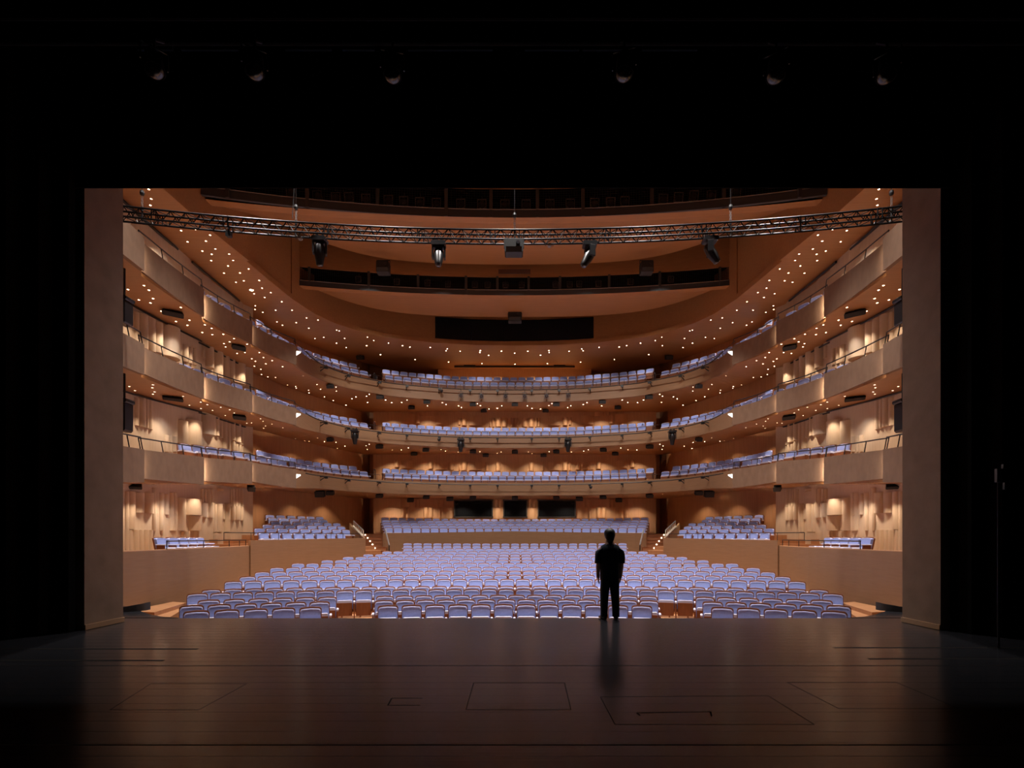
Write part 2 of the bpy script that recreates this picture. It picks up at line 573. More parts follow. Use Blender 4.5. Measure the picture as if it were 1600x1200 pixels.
for s in (-1, 1):
    def P(path):
        return path if s == -1 else mir(path)[::1]
    sg = 1 if s == -1 else -1           # pushes thickness outward on either side
    w = MB()
    ribbon(w, P(WALL_A), const(-1.3), const(TOPZ), 0.25 * sg)
    ribbon(w, P(WALL_B), const(-1.3), const(TOPZ), 0.25 * sg)
    ribbon(w, P(STRIP), const(-1.3), const(TOPZ), 0.2 * sg)
    wl = structure(w.build('wall_' + SIDE[s], M['beige']))
    w = MB()
    ribbon(w, P(WALL_O), const(-1.3), const(TOPZ), 0.25 * sg)
    ribbon(w, P(WALL_C), const(-1.3), const(TOPZ), 0.25 * sg)
    w.build('rear_wall', M['wallwood'], wl)
    # beige strips: convex acoustic panels of this wall
    WA, WB = P(WALL_A), P(WALL_B)

    def hit(xp):
        """where the sight line at column xp (left half) meets the beige wall"""
        for path in (WALL_A, WALL_B):
            best = None
            for a, b in zip(path, path[1:]):
                n = 40
                for k in range(n + 1):
                    q = (a[0] + (b[0] - a[0]) * k / n, a[1] + (b[1] - a[1]) * k / n)
                    e = abs(pxx(q[0], q[1]) - xp)
                    if best is None or e < best[0]:
                        best = (e, q)
            if best[0] < 2.0:
                return best[1]
        return best[1]

    def flute(x0, x1, y0, y1, bulge=0.42):
        a, b = hit(x0), hit(x1)
        D = (a[1] + b[1]) / 2
        zt, zb = EYE + (CY - y0) * D / F_PX, EYE + (CY - y1) * D / F_PX
        w_ = math.hypot(b[0] - a[0], b[1] - a[1])
        nx, ny = (b[1] - a[1]) / w_, -(b[0] - a[0]) / w_       # inward
        if nx < 0:
            nx, ny = -nx, -ny
        dep = min(0.34, bulge * w_)
        n = 7
        sec = []
        for k in range(n + 1):
            t = k / n
            h = dep * math.sin(math.pi * t) ** 0.75
            px_, py_ = a[0] + (b[0] - a[0]) * t + nx * h, a[1] + (b[1] - a[1]) * t + ny * h
            sec.append((px_ * -s, py_))
        back = [((a[0] - nx * 0.02) * -s, a[1] - ny * 0.02), ((b[0] - nx * 0.02) * -s, b[1] - ny * 0.02)]
        ring = [Vector((x, y, 0)) for x, y in sec] + [Vector((back[1][0], back[1][1], 0)), Vector((back[0][0], back[0][1], 0))]
        mb = MB()
        mb.sweep([[p + Vector((0, 0, zb)) for p in ring], [p + Vector((0, 0, zt)) for p in ring]])
        mb.build('acoustic_panel', M['beige'], wl, smooth=True, angle=40)

    # level of the stalls boxes
    for a in ((196, 201, 768, 799), (201, 209.5, 768, 827), (196, 200.5, 799, 860), (201, 205.5, 828, 862),
              (210, 223.5, 770, 801), (224, 237.5, 770, 802), (210, 216, 828, 866), (217, 223, 828, 866), (224, 230, 828, 866), (231, 237.5, 828, 866),
              (238, 243, 762, 829), (243.5, 247, 762, 803), (247.5, 255.5, 770, 829), (256, 263.5, 772, 804), (264, 270.5, 770, 829), (271, 276.5, 770, 804), (271, 276.5, 806, 829),
              (277, 288, 778, 829), (288.5, 311.5, 780, 805), (294, 311.5, 806, 829), (283, 287.5, 830, 868), (288.5, 294, 830, 868), (301, 306, 830, 868), (306.5, 311, 830, 868),
              (313.5, 323, 786, 808), (324, 332.5, 786, 809), (313.5, 318, 764, 785), (318.5, 323, 764, 785), (324, 328, 764, 786), (328.5, 332.5, 764, 786),
              (333.5, 338, 788, 831), (338.5, 346.5, 787, 831), (347, 350.5, 788, 811), (351, 358, 787, 831), (340, 348, 764, 768),
              (359, 366, 791, 812), (367, 374, 791, 812.5), (375, 382.5, 792, 813), (359, 362, 764, 790), (362.5, 366, 764, 791), (367, 370.5, 764, 791), (371, 374.5, 764, 791), (375, 382, 764, 791),
              (333.5, 345, 833, 868), (346, 358, 833, 868)):
        flute(*a)
    # first balcony
    for a in ((208.5, 217, 622, 665), (217.5, 224.5, 622, 667), (225, 231.5, 640, 669), (232, 238.5, 642, 671), (225, 230, 622, 640), (232, 238.5, 624, 642),
              (277, 289, 658, 708), (289.5, 311, 658, 708), (258, 263, 680, 706), (264, 269, 680, 706), (271, 276, 682, 706),
              (314, 332, 650, 680), (333, 341, 652, 681), (341.5, 347, 653, 684), (347.5, 353.5, 655, 712), (354, 359, 656, 712), (359.5, 366, 660, 688), (367, 375, 660, 691), (375.5, 382.5, 662, 695),
              (361, 366, 691, 712), (367, 371, 694, 712), (372, 376, 695, 712), (377, 381, 696, 712)):
        flute(*a)
    # second balcony
    for a in ((208.5, 215, 488, 540), (215.5, 228, 492, 545), (229, 240, 498, 550), (241, 253, 505, 552), (254, 275, 512, 560), (286, 293, 540, 566), (294, 300, 543, 568), (300.5, 305, 545, 570),
              (314, 320, 530, 560), (321, 331, 534, 575), (333, 345, 545, 590), (346, 356, 552, 592), (357, 365, 556, 595), (366, 382, 563, 600), (337, 343, 532, 552)):
        flute(*a)
    for a in ((208.5, 223, 345, 420), (262, 280, 380, 450), (316, 330, 418, 480), (352, 362, 440, 490), (366, 381, 448, 495)):
        flute(*a, bulge=0.10)
    # skirt line under the soffits, the dark curtain track
    for l in range(3):
        t = MB()
        for pa in (WALL_A[1:], WALL_B):
            pth = smooth_path([(x + 0.12, y) for x, y in pa], 4)
            pts = [Vector((x * -s, y, (zbot(l, y) if l < 3 else 0) - 0.06)) for x, y in pth]
            if l:
                t.pipe(pts, 0.035, 5)
        if l:
            tr = t.build('dark_track', M['dark'], wl)
    t = MB()
    for pa in ([(-12.45, 15.0), (-12.72, 17.4), (-12.88, 19.6)], [(-12.95, 20.6), (-13.0, 21.4), (-13.1, 24.4)]):
        t.pipe([Vector((x * -s, y, zring(y) - 0.10)) for x, y in smooth_path(pa, 4)], 0.05, 5)
    t.build('dark_track', M['dark'], wl)

# rear centre wall
back = MB()
back.box((0, BACK_D + 0.75, (EYE + 10.5 - 0.6) / 2), (19.5, 1.5, EYE + 10.5 + 0.6))
wb = structure(back.build('wall_back', M['backwood']))
MB().box((0, 37.0, EYE + 11.0), (10.9, 1.2, 4.0)).build('upper_wall', M['backwood'], wb)
MB().box((0, 37.55, EYE + 11.0), (21.6, 0.2, 4.4)).build('upper_recess', M['wallwood'], wb)
MB().box((0, 37.5, 2.0), (21.5, 0.15, 30)).build('outer_wall', M['wallwood'], wb)


# lit gangway door of the top balcony
dr = structure(MB().box((ux(650, 37.4), 37.42, EYE + 11.05), (0.95, 0.06, 2.1)).build('door_1', M['wallwood']))
MB().box((ux(650, 37.4), 37.37, EYE + 11.35), (0.95, 0.06, 0.10)).build('push_bar', M['steel'], dr)

def relief(x0, x1, y0, y1, bulge, s):
    D = BACK_D
    if s < 0:
        xa, xb = ux(x0, D), ux(x1, D)
    else:
        xa, xb = -ux(x1, D), -ux(x0, D)
    zt, zb = EYE + (CY - y0) * D / F_PX, EYE + (CY - y1) * D / F_PX
    n = 8
    w_ = xb - xa
    dep = min(0.22, bulge * w_)
    ring = [Vector((xa + w_ * k / n, D - dep * math.sin(math.pi * k / n) ** 0.8, 0)) for k in range(n + 1)] + [Vector((xb, D + 0.02, 0)), Vector((xa, D + 0.02, 0))]
    mb = MB()
    mb.sweep([[p + Vector((0, 0, zb)) for p in ring], [p + Vector((0, 0, zt)) for p in ring]])
    mb.build('acoustic_panel', M['backwood'], wb, smooth=True, angle=40)


RELIEF = [(627, 647, 647, 660), (648, 657, 649, 662), (655, 660.5, 641, 650), (664, 679, 641, 650.5), (680, 700, 650, 663.5), (715.5, 720, 652, 664), (721, 729.5, 652, 665), (732, 753, 651, 665),
          (764, 767.8, 653, 666.5), (768.6, 773, 653, 667), (774, 783, 653, 667), (784, 793, 653, 667), (798, 803, 653, 667),
          (616, 624.5, 719, 730), (627, 645, 720, 731.5), (669, 677, 721, 733), (680, 698, 722, 734), (701, 709, 722, 734), (716, 720, 721, 735), (721, 730, 721, 735), (732, 752, 722, 735), (758, 762.8, 722, 735.5), (774, 782, 722, 736),
          (627, 634, 793, 809), (634.5, 641, 793, 809), (661, 669, 793, 809), (669.3, 677, 793, 809), (685, 689.5, 793, 810), (690, 706, 793, 810), (627, 640, 781, 792), (648, 656, 781, 793), (683, 694, 781, 792), (771, 784, 794, 811), (771, 777, 781, 793), (778, 784, 781, 793)]
for r in RELIEF:
    for s in (-1, 1):
        relief(*r, 0.16 if r[1] - r[0] > 12 else 0.35, s)

# dark projection windows of the rear wall
for i, (x0, x1) in enumerate(((710, 769.5), (787, 823), (841, 899))):
    D = BACK_D - 0.015
    a, b = U(x0, 808, D), U(x1, 781.5, D)
    wn = structure(MB().box(((a.x + b.x) / 2, D + 0.0, (a.z + b.z) / 2), (b.x - a.x, 0.04, b.z - a.z)).build('window_%d' % (i + 1), M['glass']))
    fr = MB()
    for (cx_, cz_, dx, dz) in (((a.x + b.x) / 2, a.z, b.x - a.x + 0.12, 0.08), ((a.x + b.x) / 2, b.z, b.x - a.x + 0.12, 0.08), (a.x, (a.z + b.z) / 2, 0.08, b.z - a.z), (b.x, (a.z + b.z) / 2, 0.08, b.z - a.z)):
        fr.box((cx_, D - 0.03, cz_), (dx, 0.08, dz))
    fr.build('window_frame', M['frame'], wn)

# ------------------------------------------------------------------ proscenium
for s in (-1, 1):
    X = 7.29
    w = MB()
    w.box((s * (X + 3.6), 9.15, 6.5), (7.2, 0.86, 15.4))
    j = structure(w.build('wall_proscenium_' + SIDE[s], M['jamb']))
    MB().box((s * (X - 0.012), 9.15, 0.05), (0.024, 0.87, 0.085)).build('baseboard', M['boxwood'], j)
hd = structure(MB().box((0, 9.15, EYE + 6.62 + 3.7), (14.7, 0.86, 7.4)).build('wall_proscenium_header', M['jamb']))
# auditorium-side wings close the hall behind the proscenium
for s in (-1, 1):
    structure(MB().box((s * 13.0, 10.1, 6.5), (6.6, 0.2, 17)).build('wall_wing_' + SIDE[s], M['jamb']))


def curtain(name, path, z0, z1, label, wave=0.05, step=0.18):
    L = arc_len(path)
    n = int(L[-1] / step) * 2
    secs = []
    for k in range(n + 1):
        (x, y), t = at_len(path, L, L[-1] * k / n)
        o = wave * math.sin(k * math.pi / 2)
        x, y = x - t[1] * o, y + t[0] * o
        secs.append([Vector((x, y, z0)), Vector((x, y, z1)), Vector((x - t[1] * 0.02, y + t[0] * 0.02, z1)), Vector((x - t[1] * 0.02, y + t[0] * 0.02, z0))])
    mb = MB()
    mb.sweep(secs)
    return tag(mb.build(name, M['velvet'], smooth=True, angle=50), label, 'curtain')


curtain('side_curtain', [(-7.35, 8.60), (-8.1, 7.75), (-11.5, 6.4)], 0.012, 10.5, 'black leg curtain beside the left jamb of the stage opening')
curtain('side_curtain', [(7.35, 8.60), (8.1, 7.75), (11.5, 6.4)], 0.012, 10.5, 'black leg curtain beside the right jamb of the stage opening')
curtain('border_curtain', [(-12, 8.62), (12, 8.62)], EYE + 5.893, EYE + 9.5, 'wide black border curtain hanging across the top of the stage opening', 0.0)

# small grey call box on the right leg
cb = thing('wall_box', 'small grey control box with two tabs in front of the right black curtain', 'control box', U(1559, 743, 7.3))
p = U(1560, 743, 7.3)
MB().box(p, (0.075, 0.04, 0.19)).build('body', M['greyplastic'], cb)
MB().box(p + Vector((0.085, 0, 0.13)), (0.06, 0.03, 0.06)).build('tab', M['greyplastic'], cb)
MB().box(p + Vector((0.10, 0, -0.15)), (0.05, 0.03, 0.10)).build('tab', M['greyplastic'], cb)
MB().tube(p + Vector((0.03, 0.03, 0.0)), p + Vector((0.03, 0.03, -p.z)), 0.015).build('stand_pole', M['dark'], cb)

# ------------------------------------------------------------------ seats
def rounded_back(w, z0, z1, r, crown):
    h = w / 2
    pts = [(-h, z0), (h, z0)]
    for k in range(5):
        t = math.pi / 2 * k / 4
        pts.append((h - r + r * math.cos(t), z1 - crown - r + r * math.sin(t)))
    pts.append((0, z1))
    for k in range(5):
        t = math.pi / 2 + math.pi / 2 * k / 4
        pts.append((-h + r + r * math.cos(t), z1 - crown - r + r * math.sin(t)))
    return pts


def slab_xz(mb, outline, y0, y1, tilt, zref, mi=0):
    k = math.tan(math.radians(tilt))
    mb.sweep([[Vector((x, yy + (z - zref) * k, z)) for x, z in outline] for yy in (y0, y1)], mi)


SG = {}
b = MB(); slab_xz(b, rounded_back(0.462, 0.38, 0.905, 0.06, 0.012), 0.07, 0.145, 9, 0.38); SG['backrest'] = (b, 'blue')
def highlight_strip(w, z1, r, crown, th):  # thin strip added to carry the painted top-edge highlight
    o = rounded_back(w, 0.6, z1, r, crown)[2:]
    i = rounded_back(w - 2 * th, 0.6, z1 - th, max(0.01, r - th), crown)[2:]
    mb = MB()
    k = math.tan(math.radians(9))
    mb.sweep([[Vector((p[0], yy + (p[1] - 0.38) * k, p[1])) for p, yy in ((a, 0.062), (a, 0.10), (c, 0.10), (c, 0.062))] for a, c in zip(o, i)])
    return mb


SG['piping_highlight'] = (highlight_strip(0.462, 0.909, 0.06, 0.012, 0.024), 'piping_highlight')
b = MB(); slab_xz(b, rounded_back(0.502, 0.28, 0.945, 0.07, 0.012), 0.147, 0.185, 9, 0.38); SG['back_shell'] = (b, 'seatwood')
b = MB(); slab_xz(b, [(-0.205, 0.27), (0.205, 0.27), (0.215, 0.30), (0.215, 0.625), (0.19, 0.655), (-0.19, 0.655), (-0.215, 0.625), (-0.215, 0.30)], -0.055, 0.055, 5, 0.27); SG['seat_cushion'] = (b, 'arm')
b = MB(); slab_xz(b, [(-0.218, 0.20), (0.218, 0.20), (0.218, 0.585), (-0.218, 0.585)], -0.09, -0.058, 5, 0.27); SG['seat_pan'] = (b, 'seatwood')
b = MB(); b.cbox((0.275, -0.04, 0.605), (0.056, 0.34, 0.05), 0.012); SG['armrest'] = (b, 'arm')
b = MB(); b.box((0.275, -0.02, 0.29), (0.034, 0.24, 0.578)); b.box((0.275, -0.02, 0.012), (0.06, 0.28, 0.024)); SG['side_support'] = (b, 'seatwood')
SGD = dict(SG)
b = MB(); b.cbox((0, -0.19, 0.43), (0.43, 0.44, 0.10), 0.03); SGD['seat_cushion'] = (b, 'arm')
b = MB(); b.box((0, -0.20, 0.345), (0.44, 0.43, 0.07)); SGD['seat_pan'] = (b, 'seatwood')
protos = {}
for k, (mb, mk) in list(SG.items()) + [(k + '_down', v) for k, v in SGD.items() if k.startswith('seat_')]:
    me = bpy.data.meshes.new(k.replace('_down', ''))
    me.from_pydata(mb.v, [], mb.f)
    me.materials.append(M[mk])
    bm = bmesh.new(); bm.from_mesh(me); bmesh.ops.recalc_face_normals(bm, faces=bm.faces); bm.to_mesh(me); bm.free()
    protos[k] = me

SEATS = []          # (x, y, z, rz, row end needs a left arm, row name, index in row, block name)


def arc_row(R, z, xl_px, xr_px, name, block=''):
    """row of seats on a circle about the stage centre, between two sight lines"""
    def solve(px):
        lo, hi = 5.0, 45.0
        for _ in range(60):
            mid = (lo + hi) / 2
            X = ux(px, mid)
            if math.hypot(X, mid - CEN_Y) > R:
                hi = mid
            else:
                lo = mid
        return math.atan2(ux(px, lo), lo - CEN_Y)
    a0, a1 = solve(xl_px), solve(xr_px)
    n = max(1, round((a1 - a0) * R / 0.55))
    st = (a1 - a0) / n
    for i in range(n):
        a = a0 + st * (i + 0.5)
        SEATS.append((R * math.sin(a), CEN_Y + R * math.cos(a), z + DISH * R * (1 - math.cos(a)), -a, i == 0, name, i, n, block))


for i in range(17):
    R = ROWD[i] - CEN_Y
    xl = ROWX[i]
    xr = 1609.5 - xl
    nm = nth(i) + ' stalls row'
    if i < 3:
        l1 = (505, 517, 528)[i]
        c0, c1 = ((587, 1022), (583, 1031), (586, 1029))[i]
        r0 = (1109, 1096, 1085)[i]
        arc_row(R, ROWZ[i], xl, l1, nm, 'left block')
        arc_row(R, ROWZ[i], c0, c1, nm, 'centre block')
        arc_row(R, ROWZ[i], r0, xr, nm, 'right block')
    else:
        arc_row(R, ROWZ[i], xl, xr, nm)
# parterre rows behind the stalls
PART_D = [31.35 + 0.82 * i for i in range(5)]
PART_Z = [EYE + v - 0.925 for v in (0.55, 0.73, 0.91, 1.09, 1.27)]
for i in range(5):
    xl = 600 - i * 1.3
    arc_row(PART_D[i] - CEN_Y, PART_Z[i], xl, 1609 - xl, nth(i) + ' parterre row')

# seat rows that follow a path
def path_row(path, z_of, pitch, name, s, keep=lambda x, y: True, turn=0.0, block=''):
    L = arc_len(path)
    n = int(L[-1] / pitch)
    out = []
    for k in range(n):
        (x, y), t = at_len(path, L, (k + 0.5) * pitch)
        if not keep(x, y):
            continue
        nx, ny = -t[1], t[0]                    # left normal = outward on the left side
        a = math.atan2(-nx, ny)                 # local +Y along the outward normal
        tw = turn if not callable(turn) else turn(x, y)
        out.append((x, y, z_of(x, y), a + tw))
    for i, (x, y, z, a) in enumerate(out):
        if s > 0:
            x, a = -x, -a
        SEATS.append((x, y, z, a, i == 0, name, i, len(out), block))


FASC_SIDE = SEG[1] + SEG[2][1:] + SEG[3][1:]
CEN_PATH = smooth_path(CEN_L, 5)
LEVEL = ['lowest', 'middle', 'top']
for l in range(3):
    fl = lambda x, y: ztop(l, y) - (0.38 if l < 2 else 0.22)
    for s in (-1, 1):
        side = smooth_path([(-12.12, 18.6), (-12.14, 20.6), (-12.05, 22.6), (-11.78, 24.6), (-11.52, 27.0)], 4)
        path_row(side, fl, 0.86, 'side row of the %s balcony' % LEVEL[l], s, turn=lambda x, y: -0.42, block=SIDE[s])
        curve = offset(CEN_PATH, 0.72)
        path_row([q for q in curve if q[0] < 0.3], fl, 0.565, 'front corner row of the %s balcony' % LEVEL[l], s,
                 keep=lambda x, y: pxx(x, y) < 571 and y > 26.45, turn=lambda x, y: 0.25 * min(0, (y - 29.5) / 4.5), block=SIDE[s])
        curve2 = offset(CEN_PATH, 1.62)
        path_row([q for q in curve2 if q[0] < 0.3], lambda x, y: fl(x, y) + (0.40 if l < 2 else 0.62), 0.565, 'rear corner row of the %s balcony' % LEVEL[l], s,
                 keep=lambda x, y: pxx(x, y) < 562 and y > 24.6, turn=lambda x, y: 0.25 * min(0, (y - 29.5) / 4.5), block=SIDE[s])
    full = CEN_PATH + mir(CEN_PATH)[::-1][1:]
    path_row(offset(full, 0.72), fl, 0.556, 'front row of the %s balcony' % LEVEL[l], -1, keep=lambda x, y: 600 < pxx(x, y) < 1009, block='centre')
    path_row(offset(full, 1.62), lambda x, y: fl(x, y) + (0.40 if l < 2 else 0.62), 0.556, 'rear row of the %s balcony' % LEVEL[l], -1, keep=lambda x, y: 592 < pxx(x, y) < 1017, block='centre')

# side parterre blocks and stalls boxes
BOXW = smooth_path([(-9.35, 11.4), (-9.5, 13.2), (-9.72, 15.0), (-10.12, 17.6), (-10.85, 21.0)], 4)
MIDW = smooth_path([(-10.78, 20.95), (-10.15, 22.9), (-9.3, 24.7), (-8.55, 25.9), (-7.85, 27.0)], 4)
MIDW_LONG = smooth_path([(-11.5, 18.6), (-10.85, 20.9), (-10.15, 22.9), (-9.3, 24.7), (-8.55, 25.9), (-7.85, 27.0), (-7.0, 28.4)], 4)
for s in (-1, 1):
    for i in range(6):
        xl = (399, 402, 419, 419, 419, 419)[i]
        xr = (551, 548, 545, 542, 537, 533)[i]
        path_row(offset(MIDW_LONG, 0.78 + 0.86 * i), const(EYE + 0.23 + 0.205 * i - 0.925), 0.64, nth(i) + ' side parterre row', s,
                 keep=lambda x, y: xl < pxx(x, y) < xr, turn=-0.03, block=SIDE[s])
    path_row(offset(smooth_path([(-9.75, 15.6), (-9.95, 16.9), (-10.42, 19.25)], 6), 0.95), const(EYE - 0.645), 0.72, 'stalls box', s, turn=-0.12, block=SIDE[s])

# the 300 seats that show largest are things of their own, the rest one mesh
SEATS.sort(key=lambda q: q[1])
LIM = 300


def seat_label(q):
    name, i, n, block = q[5], q[6], q[7], q[8]
    if 'stalls row' in name:
        if block:
            return 'blue folding seat, %s from left in the %s of the %s' % (nth(i), block, name)
        if i < n - 1 - i:
            return 'blue folding seat, %s from the left end of the %s' % (nth(i), name)
        return 'blue folding seat, %s from the right end of the %s' % (nth(n - 1 - i), name)
    if 'box' in name:
        return 'blue folding seat in the %s stalls box, %s counted from the stage' % (block, nth(i))
    return 'blue folding seat, %s from the stage in the %s-hand %s' % (nth(i), block, name)


def seat_group(q):
    name = q[5]
    if 'stalls row' in name:
        return 'seats of the ' + name
    return 'seats of the ' + name


def left_arm(me):
    return me


rest = MB()
rest_mats = ['blue', 'seatwood', 'arm', 'piping_highlight']
for idx, q in enumerate(SEATS):
    x, y, z, a, first = q[:5]
    if idx < LIM:
        r = thing('theatre_seat', seat_label(q), 'seat', (x, y, z), a, seat_group(q))
        cushion = None
        if 'box' in q[5]:
            r.scale = (1, 1, 0.70)
        for k in ('backrest', 'piping_highlight', 'back_shell', 'seat_cushion', 'armrest', 'side_support', 'seat_pan'):
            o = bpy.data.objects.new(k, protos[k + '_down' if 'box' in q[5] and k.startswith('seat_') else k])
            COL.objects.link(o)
            o.parent = cushion if k == 'seat_pan' else (backrest if k == 'piping_highlight' else r)
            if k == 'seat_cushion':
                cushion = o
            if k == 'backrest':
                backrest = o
        if first:
            for k in ('armrest', 'side_support'):
                o = bpy.data.objects.new(k, protos[k])
                COL.objects.link(o)
                o.parent = r
                o.location = (-0.55, 0, 0)
    else:
        R4 = Matrix.Translation((x, y, z)) @ Matrix.Rotation(a, 4, 'Z')
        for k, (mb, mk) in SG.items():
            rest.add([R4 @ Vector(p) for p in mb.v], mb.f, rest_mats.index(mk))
            if first and k in ('armrest', 'side_support'):
                rest.add([R4 @ (Vector(p) + Vector((-0.55, 0, 0))) for p in mb.v], mb.f, rest_mats.index(mk))
tag(rest.build('theatre_seats', [M[k] for k in rest_mats]), 'remaining rows of blue folding seats in the rear stalls, parterre and balconies', 'seats', None, 'stuff')
print('SEATS', len(SEATS))

# ------------------------------------------------------------------ stalls boxes, side and centre parterre fronts
for s in (-1, 1):
    sg = 1 if s == -1 else -1
    Pm = (lambda p: p) if s == -1 else mir
    t = thing('stalls_box', 'curved wooden box front along the %s-hand wall of the stalls, lower than the block behind' % SIDE[s], 'box front', (s * 10.0, 16.0, -1.0))
    mb = MB(); ribbon(mb, Pm(BOXW), const(-1.25), const(EYE - 0.345), 0.14 * sg)
    mb.build('front_panel', M['front'], t)
    mb = MB(); ribbon(mb, Pm(BOXW), const(EYE - 0.345), const(EYE - 0.325), 0.16 * sg)
    mb.build('top_edge', M['backwood'], t)
    outer = smooth_path([(-12.0, 11.4), (-12.3, 13.2), (-12.55, 15.0), (-12.8, 17.6), (-13.1, 21.0)], 4)
    mb = MB(); sheet(mb, Pm(offset(BOXW, 0.14)), Pm(outer), const(EYE - 0.815), const(EYE - 0.815), 0.17)
    mb.build('box_floor', M['floorwood'], t)
    pts = [(-9.62, 14.2), (-9.8, 15.2), (-10.15, 17.4), (-10.55, 19.4), (-10.86, 20.75)]
    rl = tag(MB().pipe([Vector((x * -s - 0.07 * 0, y, EYE - 0.10)) for x, y in smooth_path(pts, 4)], 0.02, 6).build('handrail', M['rail'], t))
    for (x, y) in (pts[0], (-10.0, 16.5), (-10.4, 18.7), (-10.62, 19.8), (-10.85, 20.7)):
        MB().tube((x * -s, y, EYE - 0.34), (x * -s + 0.03 * s, y + 0.05, EYE - 0.10), 0.014, 5).build('post', M['rail'], rl)
    # block behind
    t = thing('side_parterre', 'wooden wall carrying the raised %s-hand block of blue seats beside the stairs' % SIDE[s], 'terrace', (s * 9.3, 24.5, -1.0))
    mb = MB(); ribbon(mb, Pm(MIDW), const(-1.25), lambda x, y: EYE - 0.12 + (y - 21) * 0.017, 0.14 * sg)
    mb.build('front_panel', M['front'], t)
    for i in range(6):
        pa, pb = offset(MIDW_LONG, 0.20 + 0.86 * i), offset(MIDW_LONG, 0.20 + 0.86 * (i + 1) + 0.4)
        z = EYE + 0.23 + 0.205 * i - 0.925
        mb = MB(); sheet(mb, Pm(pa), Pm(pb), const(z - 0.9), const(z - 0.9), 0.9)
        mb.build('terrace_step', M['floorwood'], t)
    pts = [(-11.45, 20.2), (-10.95, 21.3), (-9.5, 24.6), (-8.7, 26.0), (-8.15, 27.0)]
    rl = MB().pipe([Vector((x * -s, y, EYE + 0.20)) for x, y in smooth_path(pts, 3)], 0.018, 6).build('handrail', M['rail'], t)
    for (x, y) in pts + [(-10.4, 22.6), (-9.1, 25.4)]:
        MB().tube((x * -s, y, EYE - 0.12), (x * -s, y, EYE + 0.20), 0.012, 5).build('post', M['rail'], rl)
    # end wall towards the stairs and white balustrade rising along it
    mb = MB(); ribbon(mb, Pm([(-7.85, 27.0), (-8.5, 28.4), (-9.6, 30.6), (-10.4, 32.6)]), const(-1.25), lambda x, y: EYE - 0.02 + max(0, y - 27.0) * 0.17, 0.12 * sg)
    mb.build('end_panel', M['front'], t)
    bl = thing('stair_balustrade', 'white sloping balustrade above the %s-hand stairs, beside the side parterre' % SIDE[s], 'balustrade', (s * 9.0, 29.0, EYE))
    a0, a1 = Vector((-8.0, 27.1, EYE + 0.02)), Vector((-9.55, 30.4, EYE + 0.62))
    up = Vector((0, 0, 0.36))
    def mx(v): return Vector((v.x * -s, v.y, v.z))
    MB().pipe([mx(a0 + up), mx(a1 + up)], 0.035, 6).build('top_rail', M['steel'], bl)
    MB().pipe([mx(a0 + Vector((0, 0, 0.05))), mx(a1 + Vector((0, 0, 0.05)))], 0.06, 6).build('base_rail', M['white'], bl)
    for k in range(7):
        p = a0.lerp(a1, k / 6)
        MB().tube(mx(p + Vector((0, 0, 0.05))), mx(p + up), 0.022, 5).build('baluster', M['white'], bl)
    # stairs
    st = thing('aisle_stairs', 'wooden aisle stairs with small white step lights on the %s-hand side' % SIDE[s], 'stairs', (s * 8.3, 29.5, -0.6))
    for k in range(8):
        y0 = 26.6 + k * 0.8
        z = EYE - 1.10 + k * 0.19
        xr = interp(y0, [(26.6, -7.0), (30.4, -7.45), (34.5, -9.0)])
        xl = interp(y0, [(26.6, -7.9), (28.4, -8.6), (30.6, -9.7), (33, -10.55)])
        mb = MB(); mb.sweep([[mx(Vector((xl - 0.1, y0, zz))), mx(Vector((xr, y0, zz))), mx(Vector((xr - 0.1, y0 + 0.9, zz))), mx(Vector((xl - 0.2, y0 + 0.9, zz)))] for zz in (-1.3, z)])
        step = mb.build('step', M['stepwood'], st)
        mb = MB(); mb.sweep([[mx(Vector((xl - 0.1, y0 - 0.02, zz))), mx(Vector((xr, y0 - 0.02, zz))), mx(Vector((xr, y0 + 0.03, zz))), mx(Vector((xl - 0.1, y0 + 0.03, zz)))] for zz in (z, z + 0.012)])
        mb.build('nosing', M['trimring'], step)
        xc = ux(interp(k, [(0, 592), (3, 586), (7, 571)]), y0)
        MB().lathe([(0.0, 0), (0.045, 0.0), (0.045, 0.02), (0, 0.02)], 8, Matrix.Translation(mx(Vector((xc, y0 - 0.03, z - 0.06)))) @ Matrix.Rotation(math.pi / 2, 4, 'X')).build('step_light', M['steplight'], step)
    # sloping white handrail on the centre parterre end
    rl = thing('stair_handrail', 'white sloping handrail at the %s-hand end of the centre parterre front' % SIDE[s], 'handrail', (s * 7.5, 30.0, 0.4))
    p0, p1 = U(608, 852, 28.95), U(602, 827, 29.3)
    p0.x, p1.x = -abs(p0.x), -abs(p1.x)
    MB().pipe([mx(p0), mx(p1)], 0.05, 6).build('rail', M['steel'], rl)
    MB().tube(mx(p0), mx(p0 - Vector((0, 0, 0.5))), 0.03, 6).build('post', M['rail'], rl)

t = thing('centre_parterre', 'low curved wooden wall in front of the raised centre rows behind the stalls', 'terrace', (0, 31.0, 0.3))
cw = [(-7.55, 29.45), (-6.5, 29.95), (-4.0, 30.45), (-2.0, 30.6), (0, 30.65)]
cw = smooth_path(cw, 3)
cw = cw + mir(cw)[::-1][1:]
mb = MB(); ribbon(mb, cw, const(-0.4), lambda x, y: EYE + 0.26 + 0.12 * (1 - min(1, abs(x) / 7.5)), 0.14)
mb.build('front_panel', M['front'], t)
for i in range(5):
    r0, r1, z = PART_D[i] - CEN_Y - 0.42, PART_D[i] - CEN_Y + (0.42 if i < 4 else 1.0), PART_Z[i]
    hw = 0.245 + 0.0
    secs = []
    for k in range(21):
        a = -0.255 + 0.51 * k / 20
        secs.append([Vector((math.sin(a) * r, CEN_Y + math.cos(a) * r, zz)) for r, zz in ((r0, z - 0.8), (r1, z - 0.8), (r1, z), (r0, z))])
    MB().sweep(secs).build('terrace_step', M['floorwood'], t)

